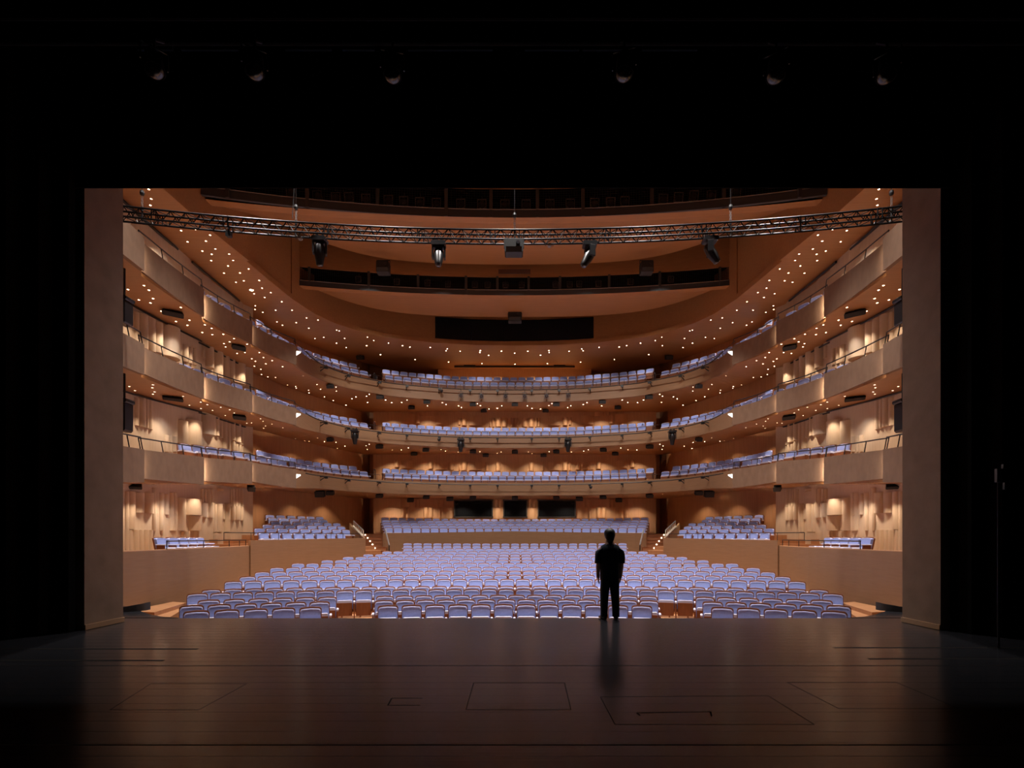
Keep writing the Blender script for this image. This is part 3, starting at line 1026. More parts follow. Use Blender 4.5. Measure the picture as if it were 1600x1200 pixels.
# ------------------------------------------------------------------ balconies
BAL = []
outer_side = [(-12.2, 10.7), (-12.55, 13.5), (-12.7, 15.0), (-12.95, 18.3), (-13.05, 20.6), (-13.15, 22.0), (-13.2, 23.6), (-13.2, 24.8)]
inner_side = [(-9.8, 10.7), (-10.30, 13.5), (-10.62, 15.0), (-11.12, 18.3), (-11.42, 20.6), (-11.30, 22.0), (-11.15, 23.6), (-10.62, 24.8)]
inner_c = [(-10.78, 25.6), (-10.80, 26.6), (-10.66, 28.0), (-9.84, 29.55), (-8.56, 30.65), (-7.22, 31.5), (-4.2, 32.42), (0.0, 32.75)]
outer_c = [(-13.3, 25.7), (-13.6, 27.0), (-13.2, 29.0), (-12.4, 31.2), (-11.2, 34.0), (-9.76, 35.5), (-5.0, 35.5), (0.0, 35.5)]
for l in range(3):
    nm = LEVEL[l]
    t = thing('balcony', ['lowest balcony with plaster fronts, just above the stalls boxes', 'middle balcony with plaster fronts and four hanging moving lights', 'top balcony with plaster fronts under the dotted ceiling ring'][l],
              'balcony', (0, 24.0, zbot(l, 28)))
    BAL.append(t)
    for s in (-1, 1):
        sg = 1 if s == -1 else -1
        Pm = (lambda p: p) if s == -1 else mir
        for k, seg in enumerate(SEG):
            path = smooth_path(seg, 3)
            yb = seg[0][1]
            lift = lambda y, k=k, a=seg[0][1], b=seg[-1][1]: (0.12 * (b - y) / (b - a) if k else 0.0) - 0.004
            mb = MB(); ribbon(mb, Pm(path), lambda x, y: zbot(l, y) + lift(y), lambda x, y: ztop(l, y), 0.13 * sg)
            mb.build('parapet_panel', M['plaster'], t)
            # handrail with raked posts
            if k == 0:
                path = [q for q in path if q[1] > 12.8]
            rp = offset(path, 0.10)
            if l == 2 and k == 0:
                continue
            pts = [Vector((x * -s, y, ztop(l, y) + 0.34)) for x, y in rp]
            rl = MB().pipe(pts, 0.022, 6).build('handrail', M['rail'], t)
            L = arc_len(rp)
            n = max(2, int(L[-1] / 0.95))
            for j in range(n + 1):
                (x, y), tt = at_len(rp, L, L[-1] * j / n)
                MB().tube((x * -s, y + 0.10, ztop(l, y) - 0.03), (x * -s, y, ztop(l, y) + 0.33), 0.016, 5).build('post', M['rail'], rl)
        # underside and deck
        fx = [q for seg in SEG for q in smooth_path(seg, 3)]
        ins = [(interp(y, [(b, a) for a, b in fx]) - 0.06, y) for y in (10.7, 12.2, 13.5, 14.4, 14.8, 16.5, 18.2, 18.8, 20.4, 21.85, 22.25, 23.6, 24.75)]
        ous = [(interp(y, [(b, a) for a, b in outer_side]), y) for _, y in ins]
        cin = offset(CEN_PATH, 0.05)
        Lc = arc_len(cin)
        oc = smooth_path(outer_c, 5)
        Lo = arc_len(oc)
        cout = [at_len(oc, Lo, Lo[-1] * (q / Lc[-1]))[0] for q in Lc]
        pa, pb = Pm(ins + cin), Pm(ous + cout)
        mb = MB()
        secs = []
        for a, b in zip(pa, pb):
            D = a[1]
            secs.append([Vector((a[0], a[1], zbot(l, D))), Vector((b[0], b[1], zbot(l, b[1]))), Vector((b[0], b[1], zbot(l, b[1]) + 0.1)), Vector((a[0], a[1], zbot(l, D) + 0.1))])
        mb.sweep(secs)
        mb.build('soffit', M['ceil'], t)
        mb = MB()
        secs = []
        drop = 0.38 if l < 2 else 0.22
        for a, b in zip(pa, pb):
            D = a[1]
            secs.append([Vector((a[0], a[1], ztop(l, D) - drop - 0.15)), Vector((b[0], b[1], ztop(l, D) - drop - 0.15)), Vector((b[0], b[1], ztop(l, D) - drop)), Vector((a[0], a[1], ztop(l, D) - drop))])
        mb.sweep(secs)
        mb.build('deck', M['carpet'], t)
        # riser under the rear row
        rr = offset(CEN_PATH, 1.2)
        ro = offset(CEN_PATH, 2.4)
        mb = MB()
        rise = 0.40 if l < 2 else 0.62
        secs = [[Vector((a[0] * -s, a[1], ztop(l, a[1]) - drop)), Vector((b[0] * -s, b[1], ztop(l, a[1]) - drop)), Vector((b[0] * -s, b[1], ztop(l, b[1]) - drop + rise)), Vector((a[0] * -s, a[1], ztop(l, a[1]) - drop + rise))] for a, b in zip(rr, ro)]
        mb.sweep(secs)
        mb.build('riser', M['carpet'], t)
    # centre front
    full = CEN_PATH + mir(CEN_PATH)[::-1][1:]
    mb = MB(); ribbon(mb, full, lambda x, y: zbot(l, y) - 0.004, lambda x, y: ztop(l, y), 0.12)
    mb.build('parapet_panel', M['front'], t, smooth=True, angle=40)
    rp = offset(full, 0.08)
    rl = MB().pipe([Vector((x, y, ztop(l, y) + 0.30)) for x, y in rp], 0.016, 5).build('handrail', M['rail'], t)
    L = arc_len(rp)
    for j in range(19):
        (x, y), tt = at_len(rp, L, L[-1] * j / 18)
        MB().tube((x, y, ztop(l, y) - 0.02), (x, y, ztop(l, y) + 0.30), 0.012, 5).build('post', M['rail'], rl)
    # tall looped rails at the gangways
    for s in (-1, 1):
        for xp in (584, 603):
            D = 31.6 if xp < 590 else 32.2
            x = ux(xp, D) * -s
            z = ztop(l, D)
            MB().pipe([Vector((x, D, z - 0.1)), Vector((x, D, z + 0.62)), Vector((x, D + 0.08, z + 0.72)), Vector((x, D + 0.30, z + 0.72)), Vector((x, D + 0.36, z + 0.62)), Vector((x, D + 0.36, z - 0.1))], 0.022, 6).build('gangway_rail', M['rail'], t)
    # lighting pipe on brackets in front of the centre front
    pp = [q for q in offset(full, -0.42) if q[1] > 25.05]
    zp = lambda y: ztop(l, y) - 0.17
    pr = MB().pipe([Vector((x, y, zp(y))) for x, y in pp], 0.028, 6).build('lighting_pipe', M['dark'], t)
    for xp in (500, 542, 587, 636, 685, 734, 781):
        for s in (-1, 1):
            best = min(CEN_PATH, key=lambda q: abs(pxx(q[0], q[1]) - xp))
            i = CEN_PATH.index(best)
            n = normals(CEN_PATH)[i]
            a = Vector((best[0], best[1], zp(best[1])))
            o_ = Vector((-n[0] * 0.42, -n[1] * 0.42, 0))
            def mx(v): return Vector((v.x * -s, v.y, v.z))
            mb = MB()
            mb.tube(mx(a), mx(a + o_ * 1.02), 0.03, 5)
            mb.tube(mx(a + Vector((0, 0, -0.20))), mx(a + o_ * 0.9), 0.025, 5)
            mb.box(mx(a + o_ * 0.95 + Vector((0, 0, -0.06))), (0.16, 0.10, 0.12))
            mb.build('bracket', M['dark'], pr)

# ------------------------------------------------------------------ ceiling: dotted ring, bulkheads, stepped wooden panels
ring_in_side = [(-10.9, 10.6), (-11.0, 13.5), (-11.02, 16.0), (-10.95, 18.3), (-10.85, 20.4), (-10.75, 22.4), (-10.6, 24.4)]
ring_out_side = [(-12.1, 10.6), (-12.5, 13.5), (-12.8, 16.0), (-13.0, 18.3), (-13.2, 20.4), (-13.3, 22.4), (-13.35, 24.4)]
ring_in_c = [(-10.25, 26.2), (-9.7, 27.5), (-8.7, 28.85), (-7.6, 29.7), (-4.8, 30.75), (-2.4, 31.15), (0, 31.25)]
ring_out_c = [(-13.8, 26.5), (-13.7, 28.0), (-12.8, 31.0), (-11.8, 33.0), (-8.0, 37.6), (-4, 37.6), (0, 37.6)]
ceil = None
for s in (-1, 1):
    Pm = (lambda p: p) if s == -1 else mir
    pa, pb = Pm(ring_in_side + ring_in_c), Pm(ring_out_side + ring_out_c)
    mb = MB()
    secs = [[Vector((a[0], a[1], zring(a[1]))), Vector((b[0], b[1], zring(b[1]))), Vector((b[0], b[1], zring(b[1]) + 0.25)), Vector((a[0], a[1], zring(a[1]) + 0.25))] for a, b in zip(pa, pb)]
    mb.sweep(secs)
    if ceil is None:
        ceil = structure(mb.build('ceiling', M['ceil']))
    else:
        mb.build('ceiling_ring', M['ceil'], ceil)
    # bulkheads: sawtooth along the sides, curved at the back
    sg = 1 if s == -1 else -1
    for seg in ([(-10.9, 10.6), (-11.0, 13.5), (-11.02, 16.0), (-10.98, 17.9)], [(-10.98, 17.9), (-10.85, 19.4), (-10.72, 20.7)], [(-11.05, 20.85), (-10.95, 22.4), (-10.62, 24.6)]):
        mb = MB(); ribbon(mb, Pm(seg), lambda x, y: zring(y), const(EYE + 16.5), 0.2 * sg)
        mb.build('bulkhead', M['ceil'], ceil)
full_ring = smooth_path([(-10.6, 24.4)] + ring_in_c, 3)
full_ring = full_ring + mir(full_ring)[::-1][1:]
mb = MB(); ribbon(mb, full_ring, lambda x, y: zring(y), const(EYE + 16.5), 0.2)
mb.build('bulkhead', M['ceil'], ceil, smooth=True, angle=40)
MB().box((0, 21, EYE + 17.6), (30, 34, 0.3)).build('roof', M['inner'], ceil)


def arc_path(Dc, De, hw, n=24, x0=None):
    """arc bulging away from the stage: centre at distance Dc, ends at De, half width hw"""
    sag = Dc - De
    R = (hw * hw + sag * sag) / (2 * sag)
    a = math.asin(hw / R)
    return [(R * math.sin(-a + 2 * a * k / n), Dc - R + R * math.cos(-a + 2 * a * k / n)) for k in range(n + 1)]


def panel(profile, name):
    """ceiling panel lofted through arcs: (Dc, De, hw, z)"""
    rows = [[Vector((x, y, z)) for x, y in arc_path(Dc, De, hw)] for Dc, De, hw, z in profile]
    P = [p for r in rows for p in r]
    n = len(rows[0])
    fs = [(i * n + k, i * n + k + 1, (i + 1) * n + k + 1, (i + 1) * n + k) for i in range(len(rows) - 1) for k in range(n - 1)]
    mb = MB().add(P, fs)
    # give it thickness upward
    m = len(P)
    mb.add([p + Vector((0, 0, 0.12)) for p in P], fs)
    o = mb.build(name, M['ceil'], ceil, smooth=True, angle=25)
    return o


Z1, Z2 = EYE + 12.0, EYE + 12.3
panel([(19.3, 18.0, 10.95, EYE + 13.1), (18.9, 17.6, 10.97, EYE + 13.05), (13.5, 12.6, 11.0, EYE + 13.4), (10.2, 9.8, 11.0, EYE + 13.4)], 'ceiling_panel')


def bowl(front, hwf, back_c, back_e, hwb, z_f, z_b, drop):
    """panel with a rounded back edge and a shallow skirt"""
    fp = arc_path(front, front - 1.05, hwf, 32)
    bp = []
    for k in range(33):
        u = -1 + 2 * k / 32
        x = hwb * math.sin(u * math.pi / 2) if False else hwb * u
        e = abs(u)
        y = back_c - (back_c - back_e) * (e ** 5 * 0.8 + e ** 2 * 0.2)
        bp.append((x, y))
    rows = [[Vector((x, y, z_f)) for x, y in fp],
            [Vector((x, y, z_f - 0.01)) for x, y in [(a[0], a[1] + 0.35) for a in fp]],
            [Vector((x, y, z_f + 0.07)) for x, y in [(a[0], a[1] + 0.36) for a in fp]],
            [Vector((x, y, z_b)) for x, y in bp],
            [Vector((x, y + 0.02, z_b + drop)) for x, y in bp]]
    n = 33
    P = [p for r in rows for p in r]
    fs = [(i * n + k, i * n + k + 1, (i + 1) * n + k + 1, (i + 1) * n + k) for i in range(len(rows) - 1) for k in range(n - 1)]
    MB().add(P, fs).build('ceiling_panel', M['ceil'], ceil, smooth=True, angle=25)


bowl(19.2, 10.95, 25.55, 20.9, 10.85, Z1, EYE + 13.62, 0.5)
bowl(26.0, 10.55, 29.2, 25.3, 10.5, Z2, EYE + 12.58, 1.0)
mb = MB(); ribbon(mb, arc_path(26.0, 24.95, 10.7, 32), const(EYE + 13.24), const(EYE + 15.5), 0.1)
mb.build('bridge_fascia', M['ceil'], ceil, smooth=True, angle=40)

# brown ventilation grille in the first panel
g = U(804, 426, 25.75)
MB().box((0.0, 25.66, g.z), (1.6, 0.06, 0.22)).build('grille', M['brownbox'], ceil)


def bridge(Dc, De, hw, z0, z1, label, posts, npan):
    """dark lighting bridge: kerb, top rail, posts, fine mesh, black interior"""
    t = thing('lighting_bridge', label, 'lighting bridge', (0, Dc, z0))
    path = arc_path(Dc, De, hw, 32)
    kz = z0 + (z1 - z0) * 0.27
    mb = MB(); ribbon(mb, path, const(z0), const(kz), 0.10)
    mb.build('kerb', M['kerb'], t)
    mb = MB(); mb.pipe([Vector((x, y - 0.01, kz + 0.015)) for x, y in path], 0.016, 5)
    mb.build('top_rail', M['kerbrail'], t)
    for xp in posts:
        q = min(path, key=lambda c: abs(pxx(c[0], c[1]) - xp))
        MB().box((ux(xp, q[1]), q[1] + 0.03, (z0 + z1) / 2), (0.12, 0.10, z1 - z0)).build('post', M['kerb'], t)
    grid = MB()
    nz = 9
    for k in range(nz):
        z = kz + (z1 - kz) * (k + 0.5) / nz
        ribbon(grid, offset(path, 0.05), const(z - 0.006), const(z + 0.006), 0.01)
    L = arc_len(path)
    nx = 230
    for k in range(nx):
        (x, y), tt = at_len(path, L, L[-1] * (k + 0.5) / nx)
        grid.box((x, y + 0.05, (kz + z1) / 2), (0.010, 0.010, z1 - kz))
    tag(grid.build('mesh_screen', M['dark'], t), kind='stuff')
    mb = MB(); ribbon(mb, offset(path, 0.80), const(kz), const(z1 + 0.1), 0.06)
    mb.build('rear_lining', M['inner'], t)
    mb = MB(); sheet(mb, offset(path, 0.12), offset(path, 0.75), const(kz), const(kz), 0.03)
    mb.build('walkway', M['inner'], t)
    mb = MB(); sheet(mb, offset(path, 0.06), offset(path, 0.9), const(z1 + 0.02), const(z1 + 0.02), 0.05)
    mb.build('lid', M['inner'], t)
    return path, kz


B1P, K1 = bridge(19.2, 17.9, 10.95, Z1, EYE + 13.05, 'dark curved lighting bridge nearest the stage, holding a row of lanterns behind mesh', (355, 480, 590, 697, 767, 840, 911, 1019, 1131, 1250), 10)
B2P, K2 = bridge(26.0, 24.95, 10.7, Z2, EYE + 13.26, 'dark curved lighting bridge farther from the stage, behind the second wooden panel', (483, 576, 653, 728, 777, 826, 875, 952, 1031, 1125), 10)


def lantern(p, face, sc=1.0, dome=False):
    """theatre lantern: yoke, body, square colour frame, lens; returns parts relative to p"""
    q = Vector(face).to_track_quat('Z', 'Y').to_matrix().to_4x4()
    T = Matrix.Translation(p) @ q @ Matrix.Scale(sc, 4)
    body = MB().lathe([(0.0, -0.34), (0.09, -0.34), (0.12, -0.28), (0.12, -0.05), (0.14, 0.0), (0.13, 0.02), (0.0, 0.02)], 12, T)
    fr = MB()
    for (cx_, cy_, dx, dy) in ((0, 0.165, 0.36, 0.03), (0, -0.165, 0.36, 0.03), (0.165, 0, 0.03, 0.30), (-0.165, 0, 0.03, 0.30)):
        b = MB().box((cx_, cy_, 0.035), (dx, dy, 0.02))
        fr.add([T @ Vector(v) for v in b.v], b.f)
    ln = MB().lathe([(0.0, 0.03), (0.06, 0.028), (0.125, 0.012), (0.125, 0.0), (0, 0)] if not dome else [(0.0, 0.075), (0.03, 0.072), (0.06, 0.062), (0.09, 0.045), (0.115, 0.022), (0.128, 0.0), (0, 0)], 20, T)
    yo = MB()
    up = Vector((0, 0, 1))
    for sx in (-1, 1):
        e = T @ Vector((0.17 * sx, 0, -0.12))
        yo.tube(e, e + up * 0.26 * sc, 0.012 * sc, 5)
    e0, e1 = T @ Vector((-0.17, 0, -0.12)), T @ Vector((0.17, 0, -0.12))
    yo.tube(e0 + up * 0.26 * sc, e1 + up * 0.26 * sc, 0.012 * sc, 5)
    m = (e0 + e1) / 2 + up * 0.26 * sc
    yo.tube(m, m + up * 0.12 * sc, 0.02 * sc, 5)
    return {'body': (body, M['fixture']), 'colour_frame': (fr, M['dimgrey']), 'lens': (ln, M['lens']), 'yoke': (yo, M['dark'])}, m + up * 0.12 * sc


def place(name, label, cat, parts, loc, group=None):
    t = thing(name, label, cat, loc, 0, group)
    for k, (mb, m) in parts.items():
        mb.build(k, m, t, smooth=(k in ('body', 'lens', 'head')), angle=40)
    return t


LX = [455, 496, 525, 545.6, 572, 607, 631, 656, 682, 720, 753, 789, 822, 859, 891, 929, 954, 976, 1036, 1060, 1084, 1111, 1150]
for i, xp in enumerate(LX):
    q = min(B1P, key=lambda c: abs(pxx(c[0], c[1]) - xp))
    D = q[1] + 0.32
    c = Vector((ux(xp, D), D, K1 + 0.40))
    parts, top = lantern(c, Vector((0.0, -1, -0.25)), 0.95)
    parts['hanger'] = (MB().tube(top, (top.x, top.y, EYE + 13.06), 0.015, 5), M['dark'])
    place('stage_lantern', 'dim stage lantern in the bridge nearest the stage, %s from the left' % nth(i), 'lantern', parts, c, 'lanterns in the front lighting bridge')
BX = [560, 620, 668, 700, 742, 762, 790, 815, 868, 890, 905, 935, 985, 1048]
for i, xp in enumerate(BX):
    q = min(B2P, key=lambda c: abs(pxx(c[0], c[1]) - xp))
    D = q[1] + 0.30
    c = Vector((ux(xp, D), D, K2 + 0.40))
    parts, top = lantern(c, Vector((0.0, -1, -0.25)), 0.8)
    parts['hanger'] = (MB().tube(top, (top.x, top.y, EYE + 13.27), 0.015, 5), M['dark'])
    place('stage_lantern', 'dim stage lantern in the farther lighting bridge, %s from the left' % nth(i), 'lantern', parts, c, 'lanterns in the rear lighting bridge')

# control room window under the ceiling
t = thing('control_room_window', 'wide dark control room window high on the rear wall with five panes', 'window', (0, 31.0, EYE + 12))
XM = [680, 736.5, 788, 841.5, 889, 927.5]
ring_at = lambda X: interp(abs(X), [(0, 31.25), (2.4, 31.15), (4.8, 30.75), (7.6, 29.7)])
def wpt(xp, y):
    D = 31.0
    for _ in range(4):
        D = ring_at(ux(xp, D)) - 0.02
    return D
for a, b in zip(XM, XM[1:]):
    Da, Db = wpt(a, 0), wpt(b, 0)
    xa, xb = ux(a, Da), ux(b, Db)
    z0, z1 = EYE + 11.98, EYE + 13.25
    mb = MB().sweep([[Vector((xa, Da, z)), Vector((xb, Db, z)), Vector((xb, Db + 0.03, z)), Vector((xa, Da + 0.03, z))] for z in (z0, z1)])
    mb.build('pane', M['glass'], t)
for a in XM[1:-1]:
    D = wpt(a, 0)
    MB().box((ux(a, D), D - 0.01, EYE + 12.6), (0.03, 0.05, 1.3)).build('mullion', M['rail'], t)

# ------------------------------------------------------------------ downlights
def ray_level(x, y, zf):
    """where the sight line through (x, y) meets the soffit of height function zf(D)"""
    lo, hi = 8.0, 40.0
    best = None
    for k in range(321):
        D = lo + (hi - lo) * k / 320
        e = EYE + (CY - y) / F_PX * D - zf(D)
        if e >= 0:
            if k == 0:
                return None
            a, b = D - (hi - lo) / 320, D
            for _ in range(30):
                m = (a + b) / 2
                if EYE + (CY - y) / F_PX * m - zf(m) >= 0:
                    b = m
                else:
                    a = m
            return Vector((ux(x, b), b, zf(b)))
    return None


RING = [(410, 62), (425, 122), (420, 162), (497, 258), (543, 293), (612, 320), (700, 313), (652, 390), (767, 386), (793, 348), (745, 448), (803, 468), (826, 435), (800, 508), (912, 467), (937, 507), (905, 541), (880, 586), (980, 585), (1034, 560), (955, 643), (1004, 634), (1100, 632), (1068, 715), (1118, 680), (1134, 738), (1172, 708), (1076, 790), (1074, 813), (1123, 831), (1203, 818), (1241, 765), (1211, 891), (1245, 912), (1305, 818), (1332, 896), (1396, 866), (1410, 930), (1468, 880), (1448, 995), (1503, 988), (1583, 1024)]
RING = [(130 + a / 4, 280 + b / 4) for a, b in RING] + [(526, 515.5), (530, 517), (538.5, 528.5), (541, 543), (574, 526.5), (584, 532), (573, 540), (607, 536), (594.5, 554), (629, 540), (640.5, 542), (648.5, 561.5), (672, 542.5), (699, 545), (697, 548), (701, 565.5), (719, 548.5), (750.5, 547.5), (750, 550.5), (753, 568), (763.5, 555), (783.5, 548.5)]
B3 = [(380, 663), (280, 688), (411, 692), (437, 745), (348, 753), (421, 772), (610, 800), (488, 824), (580, 888), (664, 880), (651, 912), (764, 909), (858, 931), (744, 957), (807, 970), (912, 968), (943, 996), (916, 1016), (880, 1026), (890, 1048), (1042, 1030), (962, 1088), (1011, 1082), (1109, 1082), (1127, 1113), (1054, 1121), (1076, 1137), (1070, 1168), (1110, 1187), (1141, 1153), (1181, 1133), (1246, 1171)]
B3 = [(130 + a / 4, 280 + b / 4) for a, b in B3] + [(401.7, 585), (402.5, 588.7), (412, 592.8), (430.5, 589.5), (431.8, 601.3), (445, 606.3), (454.7, 589), (452.8, 592.7), (473.2, 587), (462, 603.7), (453.3, 613.7), (482.2, 609.5), (495.5, 600.5), (492.2, 621.8), (501, 608), (525, 604.5), (525.5, 611), (506.8, 620), (520.7, 625.5), (541, 633), (556, 620), (550, 623), (573, 619), (577, 616), (574.5, 628.5), (602.5, 625), (612, 629), (627.5, 628.5), (636, 625), (668, 634), (691, 629), (697, 632), (716.6, 634), (721, 636.5), (746, 630.5), (750.6, 633.5), (764, 639), (777, 638), (784, 634)]
B2 = [(202, 603.5), (211, 610), (239, 601), (238, 605.5), (241.5, 612), (239, 615.5), (286, 619), (285.5, 625.5), (296, 633), (314, 638), (330, 628), (324, 632), (332, 641), (351, 636), (359, 640), (366, 645), (352, 649), (407, 654), (385.5, 661), (393, 660.5), (411, 658), (415, 665.5), (412, 669), (425, 662.5), (442, 668), (400.5, 676.5), (411, 678), (431.5, 677), (434, 685), (455, 676.5), (451.5, 678), (449, 688.5), (474, 675), (458, 694), (483, 689.5), (496, 684), (493, 697.5), (507, 690), (527, 700.5), (525, 691), (539, 697), (541, 705.5), (572, 696.5), (577, 694), (573.7, 702), (613, 703), (627, 702.5), (638, 699.7), (689, 702.5), (696, 704.7), (716, 706), (750, 705.6), (762.5, 708.7), (777, 708.4), (783, 706)]
B1 = [(232, 753.8), (243, 752.8), (239, 756.4), (286, 757), (328, 755), (334, 753.7), (336.5, 757.8), (342.5, 756), (363.7, 757.7), (370.5, 759), (407, 758), (412, 760), (403.5, 763.5), (413, 764), (415.5, 761.7), (425, 761), (433, 763), (435, 767), (442, 762.5), (453.5, 764), (447.5, 769), (459, 771), (462.5, 767.5), (475, 763), (483.7, 769.7), (524, 769), (527, 770), (540, 772), (556, 773.5), (573, 772), (575, 775), (614, 775), (628, 775.5), (635, 774), (716, 777), (720, 778), (749, 776.5), (779, 778)]
dl = []
for nm, lst, zf in (('ceiling ring', RING, zring), ('top balcony soffit', B3, lambda D: zbot(2, D)), ('middle balcony soffit', B2, lambda D: zbot(1, D)), ('lowest balcony soffit', B1, lambda D: zbot(0, D))):
    pts = []
    for x, y in lst:
        p = ray_level(x, y, zf)
        if p is None or not (11.0 < p.y < 37):
            continue
        if nm == 'ceiling ring':
            if p.y < 24.4:
                lim = -interp(p.y, [(b, a) for a, b in ring_in_side]) + 0.12
                p.x = -max(lim, -p.x)
            elif -p.x < 10.2:
                lim = interp(-p.x, [(-a, b) for a, b in ring_in_c[::-1]]) + 0.12
                p.y = max(lim, p.y)
                p.z = zring(p.y)
        elif p.y < 24.8:
            lim = -interp(p.y, [(b, a) for seg in SEG for a, b in seg]) + 0.2
            p.x = -max(lim, -p.x)
        out = interp(p.y, [(b, -a) for a, b in outer_side + outer_c[:4]]) - 0.3
        if nm != 'ceiling ring' and p.y < 31 and -p.x > out:
            p.x = -out
        pts.append(p)
        pts.append(Vector((-p.x, p.y, p.z)))
    if nm == 'ceiling ring':
        for x, y in ((804, 551.5), (804.5, 569)):
            pts.append(ray_level(x, y, zf))
    pts.sort(key=lambda p: pxx(p.x, p.y))
    n = len(pts)
    for i, p in enumerate(pts):
        dl.append((p, nm, (nth(i) + ' from the left end') if i < n - i else (nth(n - 1 - i) + ' from the right end')))
dmesh = MB()
dmesh.lathe([(0, 0.03), (0.042, 0.03), (0.042, -0.012), (0.033, -0.012), (0.030, -0.004)], 10, None, 1)
dmesh.lathe([(0.031, -0.006), (0.0, -0.006)], 10, None, 0)
me = bpy.data.meshes.new('downlight')
me.from_pydata(dmesh.v, [], dmesh.f)
me.materials.append(M['down']); me.materials.append(M['trimring'])
me.polygons.foreach_set('material_index', dmesh.m)
dl.sort(key=lambda q: q[0].y)
for p, nm, i in dl[:300]:
    o = bpy.data.objects.new('downlight', me)
    COL.objects.link(o)
    o.location = p
    tag(o, 'small round recessed downlight in the %s, %s' % (nm, i), 'downlight', 'downlights of the ' + nm)
rest = MB()
for p, nm, i in dl[300:]:
    for mi in (0, 1):
        fs = [f for f, m in zip(dmesh.f, dmesh.m) if m == mi]
        rest.add([Vector(v) + p for v in dmesh.v], fs, mi)
tag(rest.build('downlights', [M['down'], M['trimring']]), 'remaining far downlights under the balconies and ceiling ring', 'downlights', None, 'stuff')
p = ray_level(393, 453, zring)
b = thing('bright_downlight', 'brightest downlight, glaring white on the left of the ceiling ring', 'downlight', p)
MB().lathe([(0.075, -0.008), (0.0, -0.008)], 14, Matrix.Translation(p)).build('lens', M['star'], b)
MB().lathe([(0.0, 0.03), (0.10, 0.03), (0.10, -0.014), (0.078, -0.014), (0.075, -0.006)], 14, Matrix.Translation(p)).build('trim_ring', M['trimring'], b)

# ------------------------------------------------------------------ small dark boxes under the balconies
def speaker(p, label, w=0.42, h=0.22, d=0.30, face=(0, -1, -0.35), group='small speakers under the balconies'):
    t = thing('loudspeaker', label, 'loudspeaker', p, 0, group)
    q = Vector(face).to_track_quat('-Y', 'Z').to_matrix()
    c = Vector(p) + Vector((0, 0, -0.03 - h / 2))
    MB().cbox(c, (w, d, h), 0.02, q).build('cabinet', M['speaker'], t)
    MB().box(c + q @ Vector((0, -d / 2 - 0.006, 0)), (w * 0.9, 0.012, h * 0.84), q).build('grille', M['grille'], t)
    MB().tube(c + Vector((0, 0, h * 0.3)), Vector(p) + Vector((0, 0, 0.01)), 0.03, 6).build('bracket', M['dark'], t)
    return t


SPK = {2: [(270, 488, .62, .16), (373, 541.5, .52, .18), (516, 603, .34, .22), (467, 622, .42, .3), (594, 620, .42, .22), (667, 628, .4, .2), (643, 637, .4, .2), (739, 632, .4, .2), (756, 642, .4, .2)],
       1: [(270, 622, .6, .10), (374, 651, .5, .16), (516, 686, .34, .22), (469.5, 699.5, .42, .3), (593, 697.5, .42, .22), (665.5, 703, .4, .2), (647, 709, .4, .2), (739, 705.5, .4, .2), (759, 712, .4, .2)],
       0: [(211, 761, .4, .1), (392.5, 761, .3, .22), (500, 769.5, .52, .34), (516, 769.5, .42, .22), (469.5, 776, .46, .26), (593, 774.5, .42, .2), (666, 777, .4, .18), (641.5, 781, .42, .24), (703, 779, .44, .24), (739, 778, .4, .16)]}
for l in range(3):
    lst = []
    for x, y, w, h in SPK[l]:
        p = ray_level(x, y - 3, lambda D: zbot(l, D))
        if p is None:
            continue
        if p.y > 35.0:
            p = Vector((p.x * 34.9 / p.y, 34.9, zbot(l, 34.9)))
        lim = -12.7 if p.y < 26 else -99
        if p.x < lim:
            p.y *= lim / p.x
            p = Vector((lim, p.y, zbot(l, p.y)))
        for s in (-1, 1):
            if s == 1 and l == 0 and x == 703:
                pass
            lst.append((Vector((p.x * -s, p.y, p.z)), w, h, s))
    pc = ray_level(804.5, (778, 706, 632)[l] - 3, lambda D: zbot(l, D))
    if pc.y > 34.9:
        pc = Vector((0, 34.9, zbot(l, 34.9)))
    lst.append((pc, .4, .2, 0))
    lst.sort(key=lambda q: pxx(q[0].x, q[0].y))
    for i, (p, w, h, s) in enumerate(lst):
        face = (0, -1, -0.3) if p.y > 27 else ((0.55 if p.x < 0 else -0.55), -0.7, -0.5)
        speaker(p, 'small black speaker under the %s balcony, %s from the left' % (LEVEL[l], nth(i)), w, h, 0.28, face)
lst = []
for s in (-1, 1):
    p = ray_level(563, 555, zring)
    speaker(Vector((p.x * -s, p.y, p.z)), 'black speaker on the ceiling ring above the %s end of the top balcony' % SIDE[s], .45, .26, .3, (0, -1, -0.4), 'speakers on the ceiling ring')

# long dark track with a box under the ceiling ring
t = thing('lighting_track', 'long dark lighting track under the ceiling ring above the rear top balcony seats', 'lighting track', (0, 35.5, EYE + 11.7))
D = 35.5
a, b = U(710, 573, D), U(898, 573, D)
MB().box(((a.x + b.x) / 2, D, a.z), (b.x - a.x, 0.10, 0.10)).build('track', M['dark'], t)
MB().box((U(734, 571, D).x, D - 0.05, a.z + 0.03), (0.8, 0.16, 0.20)).build('control_box', M['dark'], t)
MB().box((U(874, 571, D).x, D - 0.05, a.z + 0.03), (0.8, 0.16, 0.20)).build('control_box', M['dark'], t)
for xx in (-3, 0, 3):
    MB().tube((xx, D, a.z), (xx, D, zring(35.5) + 0.02), 0.015, 5).build('hanger', M['dark'], t)

